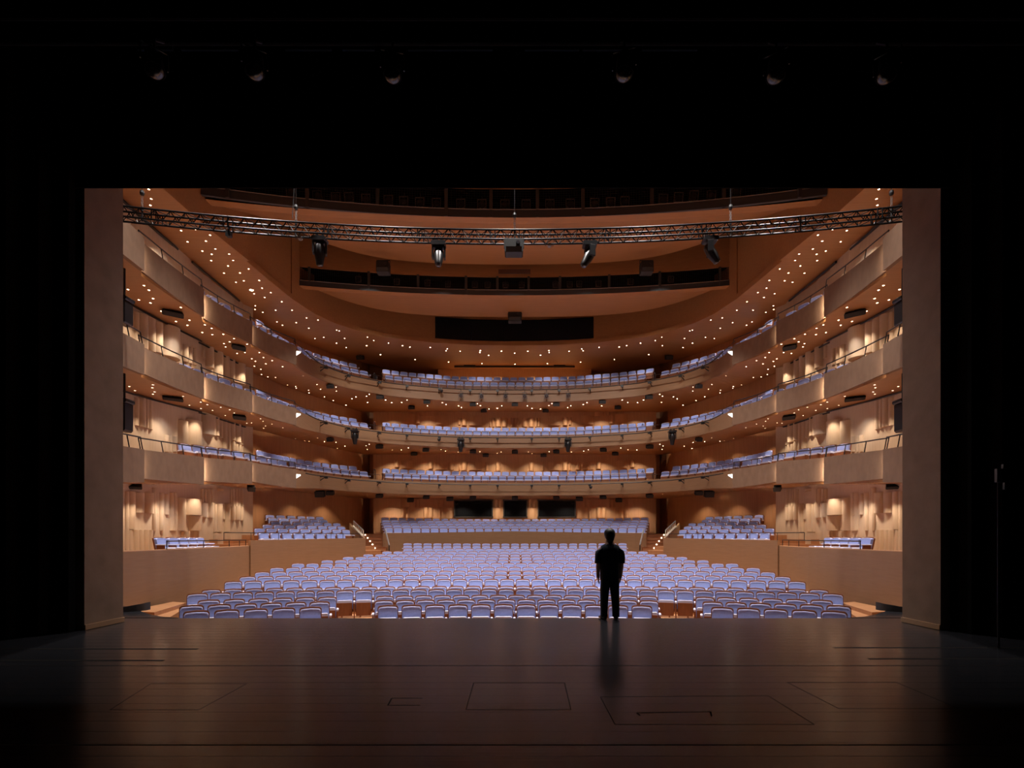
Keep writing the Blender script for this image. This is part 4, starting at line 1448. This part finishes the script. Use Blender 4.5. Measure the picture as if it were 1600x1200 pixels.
# added glowing wedges for light leaking through the joints at the pipe ends
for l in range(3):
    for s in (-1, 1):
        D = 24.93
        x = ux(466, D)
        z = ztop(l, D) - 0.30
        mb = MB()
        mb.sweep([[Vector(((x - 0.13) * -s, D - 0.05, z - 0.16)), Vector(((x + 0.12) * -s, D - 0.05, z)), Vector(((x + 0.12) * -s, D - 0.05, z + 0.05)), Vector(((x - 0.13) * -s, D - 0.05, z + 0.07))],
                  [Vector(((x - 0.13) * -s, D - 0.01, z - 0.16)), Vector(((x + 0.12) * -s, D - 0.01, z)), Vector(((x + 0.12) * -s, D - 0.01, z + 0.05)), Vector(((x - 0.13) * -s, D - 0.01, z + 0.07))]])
        tag(mb.build('light_leak_wedge', M['wedge']), 'small white wedge of leaking light at the %s end of the %s balcony pipe' % (SIDE[s], LEVEL[l]), 'light', 'white light-leak wedges of the balcony fronts')

# ------------------------------------------------------------------ moving lights
def moving_light(top, tilt, pan, label, group, sc=1.0, drop=0.0):
    """moving head hanging under a pipe: clamp, base, yoke, head with lens"""
    top = Vector(top)
    t = thing('moving_light', label, 'stage light', top, 0, group)
    T = Matrix.Translation(top) @ Matrix.Scale(sc, 4)
    def put(mb): return MB().add([T @ Vector(v) for v in mb.v], mb.f)
    cl = MB().box((-0.1, 0, -0.03), (0.05, 0.07, 0.14)).box((0.1, 0, -0.03), (0.05, 0.07, 0.14))
    put(cl).build('clamp', M['dark'], t)
    put(MB().cbox((0, 0, -0.14), (0.44, 0.30, 0.13), 0.035)).build('base', M['fixture'], t)
    Rp = Matrix.Rotation(pan, 4, 'Z')
    yk = MB()
    yk.box((0, 0, -0.235), (0.40, 0.16, 0.05))
    for sx in (-1, 1):
        yk.cbox((0.185 * sx, 0, -0.40), (0.055, 0.17, 0.36), 0.02)
    yk.v = [Rp @ Vector(v) for v in yk.v]
    put(yk).build('yoke', M['fixture'], t)
    Rh = Rp @ Matrix.Translation((0, 0, -0.46)) @ Matrix.Rotation(tilt, 4, 'X') @ Matrix.Rotation(math.pi, 4, 'X')
    hd = MB().lathe([(0.0, -0.20), (0.09, -0.20), (0.145, -0.13), (0.155, 0.02), (0.15, 0.16), (0.118, 0.34), (0.105, 0.42), (0.095, 0.44), (0.0, 0.44)], 16, Rh)
    h = put(hd).build('head', M['fixture'], t, smooth=True, angle=35)
    ln = MB().lathe([(0.088, 0.440), (0.085, 0.452), (0.0, 0.462)], 14, Rh)
    put(ln).build('lens', M['lens'], t, smooth=True)
    return t


# ------------------------------------------------------------------ curved lighting truss
TC, TE, THW = 14.0, 12.78, 9.75
tp = arc_path(TC, TE, THW + 1.2, 60)
TR = 0.26
zt = EYE + 8.42
t = thing('lighting_truss', 'long curved black lighting truss hanging across the hall in front of the ceiling', 'truss', (0, TC, zt))
L = arc_len(tp)
inner_p, outer_p = tp, offset(tp, 0.24)
for path_, dz in ((inner_p, 0), (outer_p, 0), (inner_p, -TR), (outer_p, -TR)):
    MB().pipe([Vector((x, y, zt + dz)) for x, y in path_], 0.024, 6).build('chord', M['truss'], t)
nb = 62
web = [MB() for _ in range(4)]
for k in range(nb):
    (x0, y0), _ = at_len(tp, L, L[-1] * k / nb)
    (x1, y1), _ = at_len(tp, L, L[-1] * (k + 0.5) / nb)
    (x2, y2), _ = at_len(tp, L, L[-1] * (k + 1) / nb)
    def pt(x, y, o, dz): return Vector((x, y + o, zt + dz))
    for wi, o in ((0, 0.0), (1, 0.24)):
        web[wi].tube(pt(x0, y0, o, 0), pt(x1, y1, o, -TR), 0.012, 4)
        web[wi].tube(pt(x1, y1, o, -TR), pt(x2, y2, o, 0), 0.012, 4)
    for wi, dz in ((2, 0), (3, -TR)):
        web[wi].tube(pt(x0, y0, 0, dz), pt(x1, y1, 0.24, dz), 0.012, 4)
        web[wi].tube(pt(x1, y1, 0.24, dz), pt(x2, y2, 0, dz), 0.012, 4)
for wmb in web:
    tag(wmb.build('web_bracing', M['truss'], t), kind='stuff')
# joint frames
for xp in (240, 352, 510, 656, 770, 815, 950, 1100, 1255, 1375):
    q = min(tp, key=lambda c: abs(pxx(c[0], c[1]) - xp))
    x, y = ux(xp, q[1]), q[1]
    f = MB()
    for dx in (-0.06, 0.06):
        for o in (0, 0.24):
            f.tube((x + dx, y + o, zt), (x + dx, y + o, zt - TR), 0.016, 5)
    f.build('joint_frame', M['truss'], t)
# chain hoists
for i, xp in enumerate((222, 462.5, 804, 1141.5, 1393)):
    q = min(tp, key=lambda c: abs(pxx(c[0], c[1]) - xp))
    y = q[1] + 0.12
    x = ux(xp, y)
    h = thing('chain_hoist', 'hoist hook and chain holding the curved truss, %s from the left' % nth(i), 'hoist', (x, y, zt), 0, 'hoists of the lighting truss')
    MB().tube((x, y, zt + 0.02), (x, y, zt - TR), 0.02, 5).build('spreader', M['dark'], h)
    MB().tube((x, y, zt + 0.0), (x, y, zt + 0.10), 0.035, 6).build('clamp', M['dark'], h)
    ck = MB()
    for k in range(5):
        rot = Matrix.Rotation(math.pi / 2 * (k % 2), 3, 'Z')
        for sx in (-1, 1):
            o = rot @ Vector((0.02 * sx, 0, 0))
            ck.tube(Vector((x, y, zt + 0.10 + k * 0.055)) + o, Vector((x, y, zt + 0.17 + k * 0.055)) + o, 0.008, 4)
    ck.build('shackle_chain', M['steel'], h)
    MB().lathe([(0, 0.40), (0.045, 0.41), (0.055, 0.46), (0.045, 0.52), (0, 0.53)], 10, Matrix.Translation((x, y, zt))).build('hook_block', M['dark'], h)
    MB().tube((x, y, zt + 0.5), (x, y, EYE + 13.3), 0.008, 5).build('chain', M['rail'], h)
# loose feed cable beside the second hoist
q = U(457, 340, 13.5)
tag(MB().pipe([Vector((U(457, 340, 13.5).x, 13.5, zt + 0.0)), Vector((U(458, 320, 13.5).x, 13.52, zt + 0.5)), Vector((U(461, 290, 13.5).x, 13.5, zt + 1.2)), Vector((U(461, 230, 13.5).x, 13.5, EYE + 13.2))], 0.010, 5).build('feed_cable', M['dark']),
    'thin black feed cable hanging down to the truss beside the second hoist', 'cable')
for i, (xp, tilt, pan, lab) in enumerate(((499.5, 0.10, 0.3, 'pointing straight down, first from the left'), (685.5, 0.42, math.pi + 0.1, 'tilted at the stage, second from the left'),
                                          (921.5, 0.55, math.pi / 2 + 0.35, 'tilted to the left, third from the left'), (1109.5, 0.50, -math.pi / 2 - 0.25, 'tilted to the right, fourth from the left'))):
    q = min(tp, key=lambda c: abs(pxx(c[0], c[1]) - xp))
    moving_light((ux(xp, q[1] + 0.1), q[1] + 0.1, zt - TR - 0.0), tilt, pan, 'black moving light under the curved truss, ' + lab, 'moving lights on the truss', 0.88)
# small fittings on the truss
c = U(356, 357, 13.55)
t = thing('truss_box', 'small black junction box clipped under the left part of the truss', 'junction box', (c.x, 13.6, zt - TR - 0.02))
MB().cbox((c.x, 13.6, zt - TR - 0.10), (0.14, 0.10, 0.16), 0.02).build('body', M['dark'], t)
MB().tube((c.x, 13.6, zt - TR - 0.03), (c.x, 13.55, zt - TR + 0.03), 0.02, 5).build('clip', M['dark'], t)
for xp, yp, lab, mk in ((466, 374, 'small grey camera hanging below the truss near the second hoist', 'greyplastic'), (859, 381, 'small grey camera clipped under the truss right of the centre box', 'greyplastic')):
    q = min(tp, key=lambda c: abs(pxx(c[0], c[1]) - xp))
    x, y = ux(xp, q[1]), q[1] + 0.1
    t = thing('truss_camera', lab, 'camera', (x, y, zt - TR))
    MB().tube((x - 0.12, y, zt - TR + 0.01), (x - 0.11, y, zt - TR - 0.13), 0.006, 4).tube((x + 0.12, y, zt - TR + 0.01), (x + 0.11, y, zt - TR - 0.13), 0.006, 4).tube((x - 0.11, y, zt - TR - 0.13), (x + 0.11, y, zt - TR - 0.13), 0.006, 4).build('cradle', M['dark'], t)
    MB().cbox((x, y, zt - TR - 0.12), (0.10, 0.12, 0.07), 0.02).build('body', M[mk], t)


def projector(p, w, h, d, label, hang):
    t = thing('projector', label, 'projector', p)
    MB().cbox(Vector(p) + Vector((0, 0, -h / 2)), (w, d, h), 0.03).build('body', M['speaker'], t)
    MB().box(Vector(p) + Vector((0, -d / 2 - 0.01, -h * 0.80)), (w * 0.86, 0.05, h * 0.36), Matrix.Rotation(0.5, 3, 'X')).build('front_flap', M['grille'], t)
    MB().lathe([(0, 0), (0.06 * w / .6, 0), (0.07 * w / .6, 0.03), (0.06 * w / .6, 0.05), (0, 0.05)], 12, Matrix.Translation(Vector(p) + Vector((w * 0.22, -d / 2 + 0.01, -h * 0.30))) @ Matrix.Rotation(math.pi / 2, 4, 'X')).build('lens', M['lens'], t)
    b = MB()
    for sx in (-1, 1):
        b.box(Vector(p) + Vector((sx * (w / 2 + 0.015), 0, hang / 2 - h * 0.25)), (0.02, 0.05, hang + h * 0.5))
    b.box(Vector(p) + Vector((0, 0, hang)), (w + 0.05, 0.05, 0.02))
    b.build('bracket', M['dark'], t)
    return t


projector((ux(803, 13.95), 14.0, zt - TR - 0.07), 0.50, 0.36, 0.30, 'square dark box hanging under the middle of the curved truss', 0.07)
for xp, s in ((599, -1), (1010, 1)):
    D = 23.9
    z = EYE + (CY - 411) / F_PX * D
    projector((ux(xp, D), D, z), 0.58, 0.50, 0.4, 'dark box fixed below the %s part of the second ceiling panel' % SIDE[s], 0.12)
D = 28.6
projector((ux(804.5, D), D, EYE + (CY - 488) / F_PX * D), 0.74, 0.56, 0.4, 'dark box in front of the middle of the control room window', 0.15)

# moving lights and spots on the balcony pipes
def pipe_point(l, xp):
    full = offset(CEN_PATH + mir(CEN_PATH)[::-1][1:], -0.42)
    q = min(full, key=lambda c: abs(pxx(c[0], c[1]) - xp))
    return Vector((ux(xp, q[1]), q[1], ztop(l, q[1]) - 0.17))
for i, xp in enumerate((554.5, 720, 887.5, 1050.5)):
    p = pipe_point(1, xp)
    moving_light(p, 0.12, 0.2 * (1 if i < 2 else -1), 'black moving light on the middle balcony pipe, %s from the left' % nth(i), 'moving lights on the middle balcony', 1.0)
for i, xp in enumerate((720, 752, 790, 820, 854, 888)):
    p = pipe_point(2, xp)
    c = p + Vector((0, -0.02, -0.42))
    parts, top = lantern(c, Vector((0, -1, -0.9)), 0.78)
    parts['hanger'] = (MB().tube(top, p, 0.02, 5), M['dark'])
    place('spotlight', 'black spotlight hanging from the top balcony pipe, %s from the left' % nth(i), 'spotlight', parts, c, 'spotlights on the top balcony pipe')
for l, xp, lab in ((2, 690, 'top'), (1, 686, 'middle'), (0, 923, 'lowest')):
    p = pipe_point(l, xp)
    t = thing('camera', 'small grey camera on the pipe of the %s balcony front' % lab, 'camera', p)
    MB().tube(p, p + Vector((0, 0, -0.12)), 0.03, 6).build('mount', M['greyplastic'], t)
    MB().lathe([(0, -0.12), (0.09, -0.13), (0.10, -0.2), (0.06, -0.28), (0, -0.3)], 12, Matrix.Translation(p)).build('dome', M['fixture'], t, smooth=True)

# tall speakers hanging by the side boxes
for l, (y0, y1) in ((1, (470, 508)), (0, (629, 675))):
    for s in (-1, 1):
        D = 14.3
        x = ux(194.5, D) * -s
        za, zb = EYE + (CY - y0) / F_PX * D, EYE + (CY - y1) / F_PX * D
        t = thing('side_speaker', 'tall black fixture hanging at the %s jamb above the %s balcony front' % (SIDE[s], LEVEL[l]), 'loudspeaker', (x, D, za))
        MB().cbox((x, D, (za + zb) / 2), (0.26, 0.30, za - zb), 0.05).build('body', M['fixture'], t)
        MB().cbox((x, D, za + 0.03), (0.34, 0.34, 0.12), 0.03).build('base', M['fixture'], t)
        MB().tube((x, D, za + 0.05), (x, D, zbot(l + 1, D) + 0.02), 0.03, 6).build('hanger', M['dark'], t)

# dark curved kerb ends on the apron
for s in (-1, 1):
    mb = MB()
    pts = [(-8.35, 11.0), (-8.30, 10.9), (-8.15, 10.93), (-8.0, 11.02), (-7.96, 11.12)]
    secs = []
    for (x, y), h in zip(pts, (0.04, 0.10, 0.13, 0.155, 0.17)):
        secs.append([Vector((x * -s, y, 0.0)), Vector((x * -s, y, h)), Vector((x * -s, y + 0.12, h)), Vector((x * -s, y + 0.12, 0.0))])
    mb.sweep(secs)
    tag(mb.build('pit_kerb', M['greykerb'], smooth=True, angle=40), 'low dark curved kerb at the %s tip of the stage apron' % SIDE[s], 'kerb')

# ------------------------------------------------------------------ overhead stage lanterns and dark blue cloths
bar_tops = []
for i, (xp, yp, fx) in enumerate(((242, 110, 0.5), (398, 112, 0.25), (613, 117, 0.1), (975, 115, -0.15), (1212, 118, -0.35), (1385, 118, -0.5))):
    D = 6.4
    c = U(xp, yp, D)
    parts, top = lantern(c, Vector((fx * 0.6, -0.30, -1.0)), 0.85, True)
    parts['hanger'] = (MB().tube(top, (top.x, 6.62, 7.98), 0.02, 5), M['dark'])
    bar_tops.append(top)
    del parts['colour_frame']
    parts['body'] = (parts['body'][0], M['inner'])
    parts['lens'] = (parts['lens'][0], M['darklens'])
    place('overhead_lantern', 'unlit black lantern high above the dark stage, %s from the left' % nth(i), 'lantern', parts, c, 'lanterns on the overhead bar')
bar = thing('lighting_bar', 'black pipe high above the stage carrying six lanterns', 'lighting bar', (0, 6.4, 8.0))
MB().tube((-8, 6.62, 7.98), (8, 6.62, 7.98), 0.03, 8).build('pipe', M['inner'], bar)
MB().tube((-8, 6.62, 8.3), (8, 6.62, 8.3), 0.03, 8).build('pipe', M['inner'], bar)
cb = thing('cloth_bar', 'black pipe carrying the dark blue cloth strips above the stage', 'bar', (0, 7.6, U(0, 64, 7.6).z))
MB().tube((-8, 7.6, U(0, 64, 7.6).z), (8, 7.6, U(0, 64, 7.6).z), 0.03, 8).build('pipe', M['inner'], cb)
for xx in (-6, 0, 6):
    MB().tube((xx, 7.6, U(0, 64, 7.6).z), (xx, 7.6, 12.5), 0.006, 5).build('suspension_wire', M['dark'], cb)
for k, (xa, xb) in enumerate(((215, 270), (283, 372), (445, 518), (535, 585), (637, 770), (820, 905), (910, 976), (1003, 1090))):
    D = 7.6
    a, b = U(xa, 64, D), U(xb, 79, D)
    tag(MB().box(((a.x + b.x) / 2, D, (a.z + b.z) / 2), (b.x - a.x, 0.03, a.z - b.z)).build('blue_cloth', M['nightblue']), 'dark blue cloth strip high above the stage, %s from the left' % nth(k), 'cloth', 'blue cloths above the stage')

# ------------------------------------------------------------------ person on the apron, seen from behind
PX, PY = ux(952.5, 9.95), 9.93


def skinned(name, nodes, edges, m, parent, sub=2, root=0):
    """continuous skinned figure: nodes {key: (x, y, z, rx, ry)}"""
    keys = list(nodes)
    me = bpy.data.meshes.new(name)
    me.from_pydata([(nodes[k][0], nodes[k][1], nodes[k][2]) for k in keys], [(keys.index(a), keys.index(b)) for a, b in edges], [])
    o = bpy.data.objects.new(name, me)
    COL.objects.link(o)
    o.parent = parent
    sk = o.modifiers.new('skin', 'SKIN')
    sk.use_smooth_shade = True
    if not me.skin_vertices:
        bpy.context.view_layer.objects.active = o
    layer = me.skin_vertices[0].data if me.skin_vertices else None
    if layer is None:
        bm = bmesh.new(); bm.from_mesh(me)
        bm.verts.layers.skin.verify()
        bm.to_mesh(me); bm.free()
        layer = me.skin_vertices[0].data
    for i, k in enumerate(keys):
        layer[i].radius = (nodes[k][3], nodes[k][4])
        layer[i].use_root = (i == root)
    ss = o.modifiers.new('subsurf', 'SUBSURF')
    ss.levels = ss.render_levels = sub
    me.materials.append(m)
    # bake the modifiers so that the figure is one plain mesh
    dg = bpy.context.evaluated_depsgraph_get()
    ev = o.evaluated_get(dg)
    nm = bpy.data.meshes.new_from_object(ev)
    o.modifiers.clear()
    o.data = nm
    o.data.name = name
    nm.polygons.foreach_set('use_smooth', [True] * len(nm.polygons))
    if not nm.materials:
        nm.materials.append(m)
    else:
        nm.materials[0] = m
    return o


man = thing('person', 'person in dark short-sleeved shirt and trousers standing at the stage edge, back turned', 'person', (PX, PY, 0))
# figure faces the hall (+Y); z up from the stage floor; local frame of the Empty
body = {}
N = body
N['pelvis'] = (0.0, 0.0, 0.92, 0.165, 0.115)
N['waist'] = (0.0, 0.01, 1.08, 0.155, 0.105)
N['chest'] = (0.0, 0.0, 1.26, 0.17, 0.12)
N['upper'] = (0.0, -0.008, 1.37, 0.115, 0.082)
N['neck'] = (0.0, 0.005, 1.475, 0.068, 0.070)
N['nape'] = (0.0, 0.015, 1.53, 0.070, 0.078)
N['skull'] = (0.0, 0.028, 1.605, 0.092, 0.112)
N['crown'] = (0.0, 0.022, 1.685, 0.078, 0.096)
E_ = [('pelvis', 'waist'), ('waist', 'chest'), ('chest', 'upper'), ('upper', 'neck'), ('neck', 'nape'), ('nape', 'skull'), ('skull', 'crown')]
N['chin'] = (0.0, 0.092, 1.530, 0.042, 0.038); E_ += [('nape', 'chin')]
N['nose'] = (0.0, 0.142, 1.600, 0.015, 0.018); E_ += [('skull', 'nose')]
for sx, sd in ((-1, 'l'), (1, 'r')):
    N['ear' + sd] = (0.095 * sx, 0.02, 1.600, 0.014, 0.026); E_ += [('skull', 'ear' + sd)]
    N['sh' + sd] = (0.180 * sx, -0.01, 1.355, 0.062, 0.062)
    N['el' + sd] = (0.222 * sx, -0.02, 1.11, 0.050, 0.050)
    N['fa' + sd] = (0.226 * sx, 0.010, 1.00, 0.046, 0.044)
    N['wr' + sd] = (0.222 * sx, 0.045, 0.875, 0.030, 0.036)
    N['palm' + sd] = (0.218 * sx, 0.058, 0.80, 0.021, 0.046)
    E_ += [('upper', 'sh' + sd), ('sh' + sd, 'el' + sd), ('el' + sd, 'fa' + sd), ('fa' + sd, 'wr' + sd), ('wr' + sd, 'palm' + sd)]
    # four fingers of unequal length, slightly curled, and a thumb from the side of the palm
    for j, (dy, ln) in enumerate(((-0.036, 0.070), (-0.012, 0.085), (0.012, 0.090), (0.036, 0.080))):
        y0 = 0.060 + dy
        a, b, c = 'f%d%sa' % (j, sd), 'f%d%sb' % (j, sd), 'f%d%sc' % (j, sd)
        N[a] = (0.214 * sx, y0, 0.762, 0.0100, 0.0100)
        N[b] = (0.206 * sx, y0 + 0.004, 0.762 - ln * 0.55, 0.0095, 0.0095)
        N[c] = (0.190 * sx, y0 + 0.008, 0.762 - ln, 0.0080, 0.0080)
        E_ += [('palm' + sd, a), (a, b), (b, c)]
    N['t' + sd + 'a'] = (0.204 * sx, 0.110, 0.815, 0.0120, 0.0120)
    N['t' + sd + 'b'] = (0.193 * sx, 0.126, 0.778, 0.0105, 0.0105)
    E_ += [('palm' + sd, 't' + sd + 'a'), ('t' + sd + 'a', 't' + sd + 'b')]
    N['hip' + sd] = (0.092 * sx, 0.0, 0.86, 0.098, 0.10)
    N['knee' + sd] = (0.106 * sx, 0.012, 0.48, 0.060, 0.064)
    N['calf' + sd] = (0.110 * sx, -0.012, 0.34, 0.056, 0.060)
    N['ank' + sd] = (0.114 * sx, -0.01, 0.085, 0.038, 0.042)
    N['toe' + sd] = (0.130 * sx, 0.13, 0.035, 0.034, 0.024)
    E_ += [('pelvis', 'hip' + sd), ('hip' + sd, 'knee' + sd), ('knee' + sd, 'calf' + sd), ('calf' + sd, 'ank' + sd), ('ank' + sd, 'toe' + sd)]
bd = skinned('body', N, E_, M['skin'], man, 2)
# eyes and mouth on the face that looks into the hall
for sx in (-1, 1):
    e = MB().lathe([(0, -0.010), (0.008, -0.006), (0.010, 0), (0.008, 0.006), (0, 0.010)], 10, Matrix.Translation((0.034 * sx, 0.122, 1.615))).build('eye', M['hair'], None, smooth=True)
    e.parent = man
e = MB().cbox((0, 0.118, 1.552), (0.045, 0.014, 0.010), 0.003).build('mouth', M['shoe'], None)
e.parent = man
# cap of short hair with a lower nape
hr = MB()
rings = []
for z, rx, ry, oy in ((1.515, 0.058, 0.030, -0.062), (1.540, 0.072, 0.052, -0.042), (1.575, 0.086, 0.078, -0.022), (1.61, 0.097, 0.098, -0.006), (1.65, 0.101, 0.112, 0.012), (1.69, 0.098, 0.114, 0.018), (1.725, 0.082, 0.096, 0.018), (1.748, 0.055, 0.066, 0.015), (1.760, 0.022, 0.030, 0.012)):
    rings.append([Vector((math.cos(2 * math.pi * k / 20) * rx * 1.07, oy + math.sin(2 * math.pi * k / 20) * ry * 1.05, z)) for k in range(20)])
hr.sweep(rings)
h = hr.build('hair', M['hair'], None, smooth=True)
h.parent = man
# loose shirt with short sleeves: lofted torso and sleeves
def loft(name, rings_, m, n=24, p=2.4):
    mb = MB()
    secs = []
    for cx_, cy_, z, rx, ry, tilt in rings_:
        r = []
        for k in range(n):
            a = 2 * math.pi * k / n
            c, sn = math.cos(a), math.sin(a)
            x = math.copysign(abs(c) ** (2 / p), c) * rx
            y = math.copysign(abs(sn) ** (2 / p), sn) * ry
            wr = 1 + 0.018 * math.sin(a * 5 + z * 23)
            r.append(Vector((cx_ + x * wr, cy_ + y * wr, z + x * tilt)))
        secs.append(r)
    mb.sweep(secs)
    return mb


sh = loft('shirt', [(0, 0.0, 0.780, 0.186, 0.138, 0), (0, 0.0, 0.86, 0.188, 0.140, 0), (0, 0.003, 0.97, 0.188, 0.138, 0), (0, 0.005, 1.09, 0.190, 0.135, 0), (0, 0.0, 1.21, 0.200, 0.140, 0), (0, -0.004, 1.31, 0.208, 0.138, 0),
                    (0, -0.008, 1.375, 0.200, 0.122, 0), (0, -0.008, 1.425, 0.165, 0.100, 0), (0, -0.002, 1.455, 0.100, 0.082, 0), (0, 0.0, 1.485, 0.072, 0.074, 0), (0, 0.002, 1.50, 0.070, 0.072, 0)], M['shirt'])
for sx in (-1, 1):
    b = loft('sleeve', [(0.155 * sx, -0.008, 1.385, 0.075, 0.088, -0.5 * sx), (0.200 * sx, -0.010, 1.340, 0.075, 0.092, -0.4 * sx), (0.218 * sx, -0.012, 1.26, 0.068, 0.090, -0.15 * sx), (0.224 * sx, -0.014, 1.16, 0.066, 0.086, -0.05 * sx), (0.226 * sx, -0.014, 1.085, 0.062, 0.084, 0)], M['shirt'], 18)
    sh.add(b.v, b.f)
o = sh.build('shirt', M['shirt'], None, smooth=True, angle=60)
o.parent = man
trs = loft('trousers', [(0, 0.0, 0.97, 0.168, 0.118, 0), (0, -0.006, 0.88, 0.184, 0.130, 0), (0, -0.006, 0.80, 0.186, 0.130, 0), (0, 0.0, 0.755, 0.170, 0.112, 0)], M['trouser'])
for sx in (-1, 1):
    b = loft('leg', [(0.084 * sx, -0.002, 0.82, 0.092, 0.120, 0), (0.088 * sx, 0.0, 0.70, 0.092, 0.112, 0), (0.094 * sx, 0.008, 0.58, 0.088, 0.102, 0), (0.102 * sx, 0.014, 0.47, 0.080, 0.092, 0), (0.110 * sx, -0.004, 0.33, 0.075, 0.090, 0), (0.113 * sx, -0.012, 0.18, 0.068, 0.084, 0), (0.115 * sx, -0.010, 0.05, 0.066, 0.086, 0)], M['trouser'], 18)
    trs.add(b.v, b.f)
o = trs.build('trousers', M['trouser'], None, smooth=True, angle=60)
o.parent = man
for sx in (-1, 1):
    sm = MB()
    secs = []
    for yy, w, hgt, xo in ((-0.105, 0.030, 0.05, 0.108), (-0.09, 0.042, 0.08, 0.108), (0.0, 0.050, 0.09, 0.116), (0.07, 0.055, 0.075, 0.132), (0.14, 0.054, 0.055, 0.148), (0.18, 0.036, 0.038, 0.155), (0.19, 0.015, 0.02, 0.156)):
        ring = []
        for k in range(10):
            a = 2 * math.pi * k / 10
            ring.append(Vector((xo * sx + math.cos(a) * w, yy, max(0.0, hgt * 0.5 + math.sin(a) * hgt * 0.5))))
        secs.append(ring)
    sm.sweep(secs)
    o = sm.build('shoe', M['shoe'], None, smooth=True)
    o.parent = man

# ------------------------------------------------------------------ lamps
# house lights recessed in the ceiling panels, straight down
for D, z in ((13.2, 12.9), (16.5, 12.7), (21.0, 11.9), (24.0, 12.6), (28.0, 12.2)):
    for X in (-8.0, -4.0, 0.0, 4.0, 8.0):
        lamp('SPOT', (X, D, EYE + z), P_HOUSE * (1.0 if D < 27 else 0.6), WHITE, 76, 1.0, (0, 0.03, -1), 0.10)
# added unseen fill spots, aimed back to brighten the balcony fronts
for X in (-7.0, -3.5, 0.0, 3.5, 7.0):
    lamp('SPOT', (X, 23.0, EYE + 12.6), P_HOUSE * 0.42, WHITE, 62, 1.0, (X * 0.02, 1.45, -1), 0.10)
# wall washers under each soffit and the ceiling ring
for l in range(4):
    zf = (lambda D, l=l: zbot(l, D) - 0.06) if l < 3 else (lambda D: zring(D) - 0.08)
    for s in (-1, 1):
        for D in (16.9, 18.4, 20.3, 22.7, 24.4):
            xw = interp(D, [(10.6, -11.9), (17, -12.75), (21.2, -13.07), (21.35, -13.3), (25, -13.25)])
            lamp('SPOT', ((xw + 0.66) * -s, D, zf(D)), P_WASH, WARM, 94, 0.5, (0.02 * s * -1, 0, -1), 0.03)
        for (x, D) in ((-12.75, 27.2), (-12.1, 29.5), (-11.2, 31.7)):
            lamp('SPOT', (x * -s, D, zf(min(D, 36))), P_WASH * 1.1, GOLD, 110, 0.8, (0, 0, -1), 0.03)
    for k in range(8):
        X = -8.4 + 2.4 * k
        if l == 3 and abs(X) > 5:
            continue
        D = 34.4 if l < 3 else 35.7
        lamp('SPOT', (X, D, zf(D)), P_WASH * 1.3, GOLD, 120, 0.8, (0, 0.02, -1), 0.03)
    # lamps over the balcony and box seats
    pth = offset(smooth_path(inner_side[2:] + inner_c, 2), 0.95)
    L = arc_len(pth)
    n = 9
    for k in range(n):
        (x, y), _ = at_len(pth, L, L[-1] * (k + 0.3) / n)
        for s in (-1, 1):
            lamp('SPOT', (x * -s, y, zf(y)), P_SEAT, WHITE, 110, 0.8, (0, 0, -1), 0.03)
for l in range(3 if P_UP > 0 else 0):
    pth = offset(smooth_path(inner_side[1:] + inner_c, 2), 0.35)
    L = arc_len(pth)
    n = 8
    for k in range(n):
        (x, y), _ = at_len(pth, L, L[-1] * (k + 0.5) / n)
        for s in (-1, 1):
            lamp('AREA', (x * -s, y, ztop(l, y) - 0.12), P_UP, WARM, 160, 1.0, (0.25 * s * -1 * 0, -0.0, 1), 0.1, (0.2, 1.2))
# light strips in the joints of the fronts
for l in range(3):
    for s in (-1, 1):
        for (x, y, pw) in ((-10.56, 14.60, 0.22), (-11.24, 18.56, 1.0), (-11.30, 22.06, 0.22)):
            lamp('AREA', (x * -s, y, (ztop(l, y) + zbot(l, y)) / 2), P_GAP * pw, WARM, 120, 1.0, (0.9 * s, 1, 0), 0.02, (0.05, 0.8))
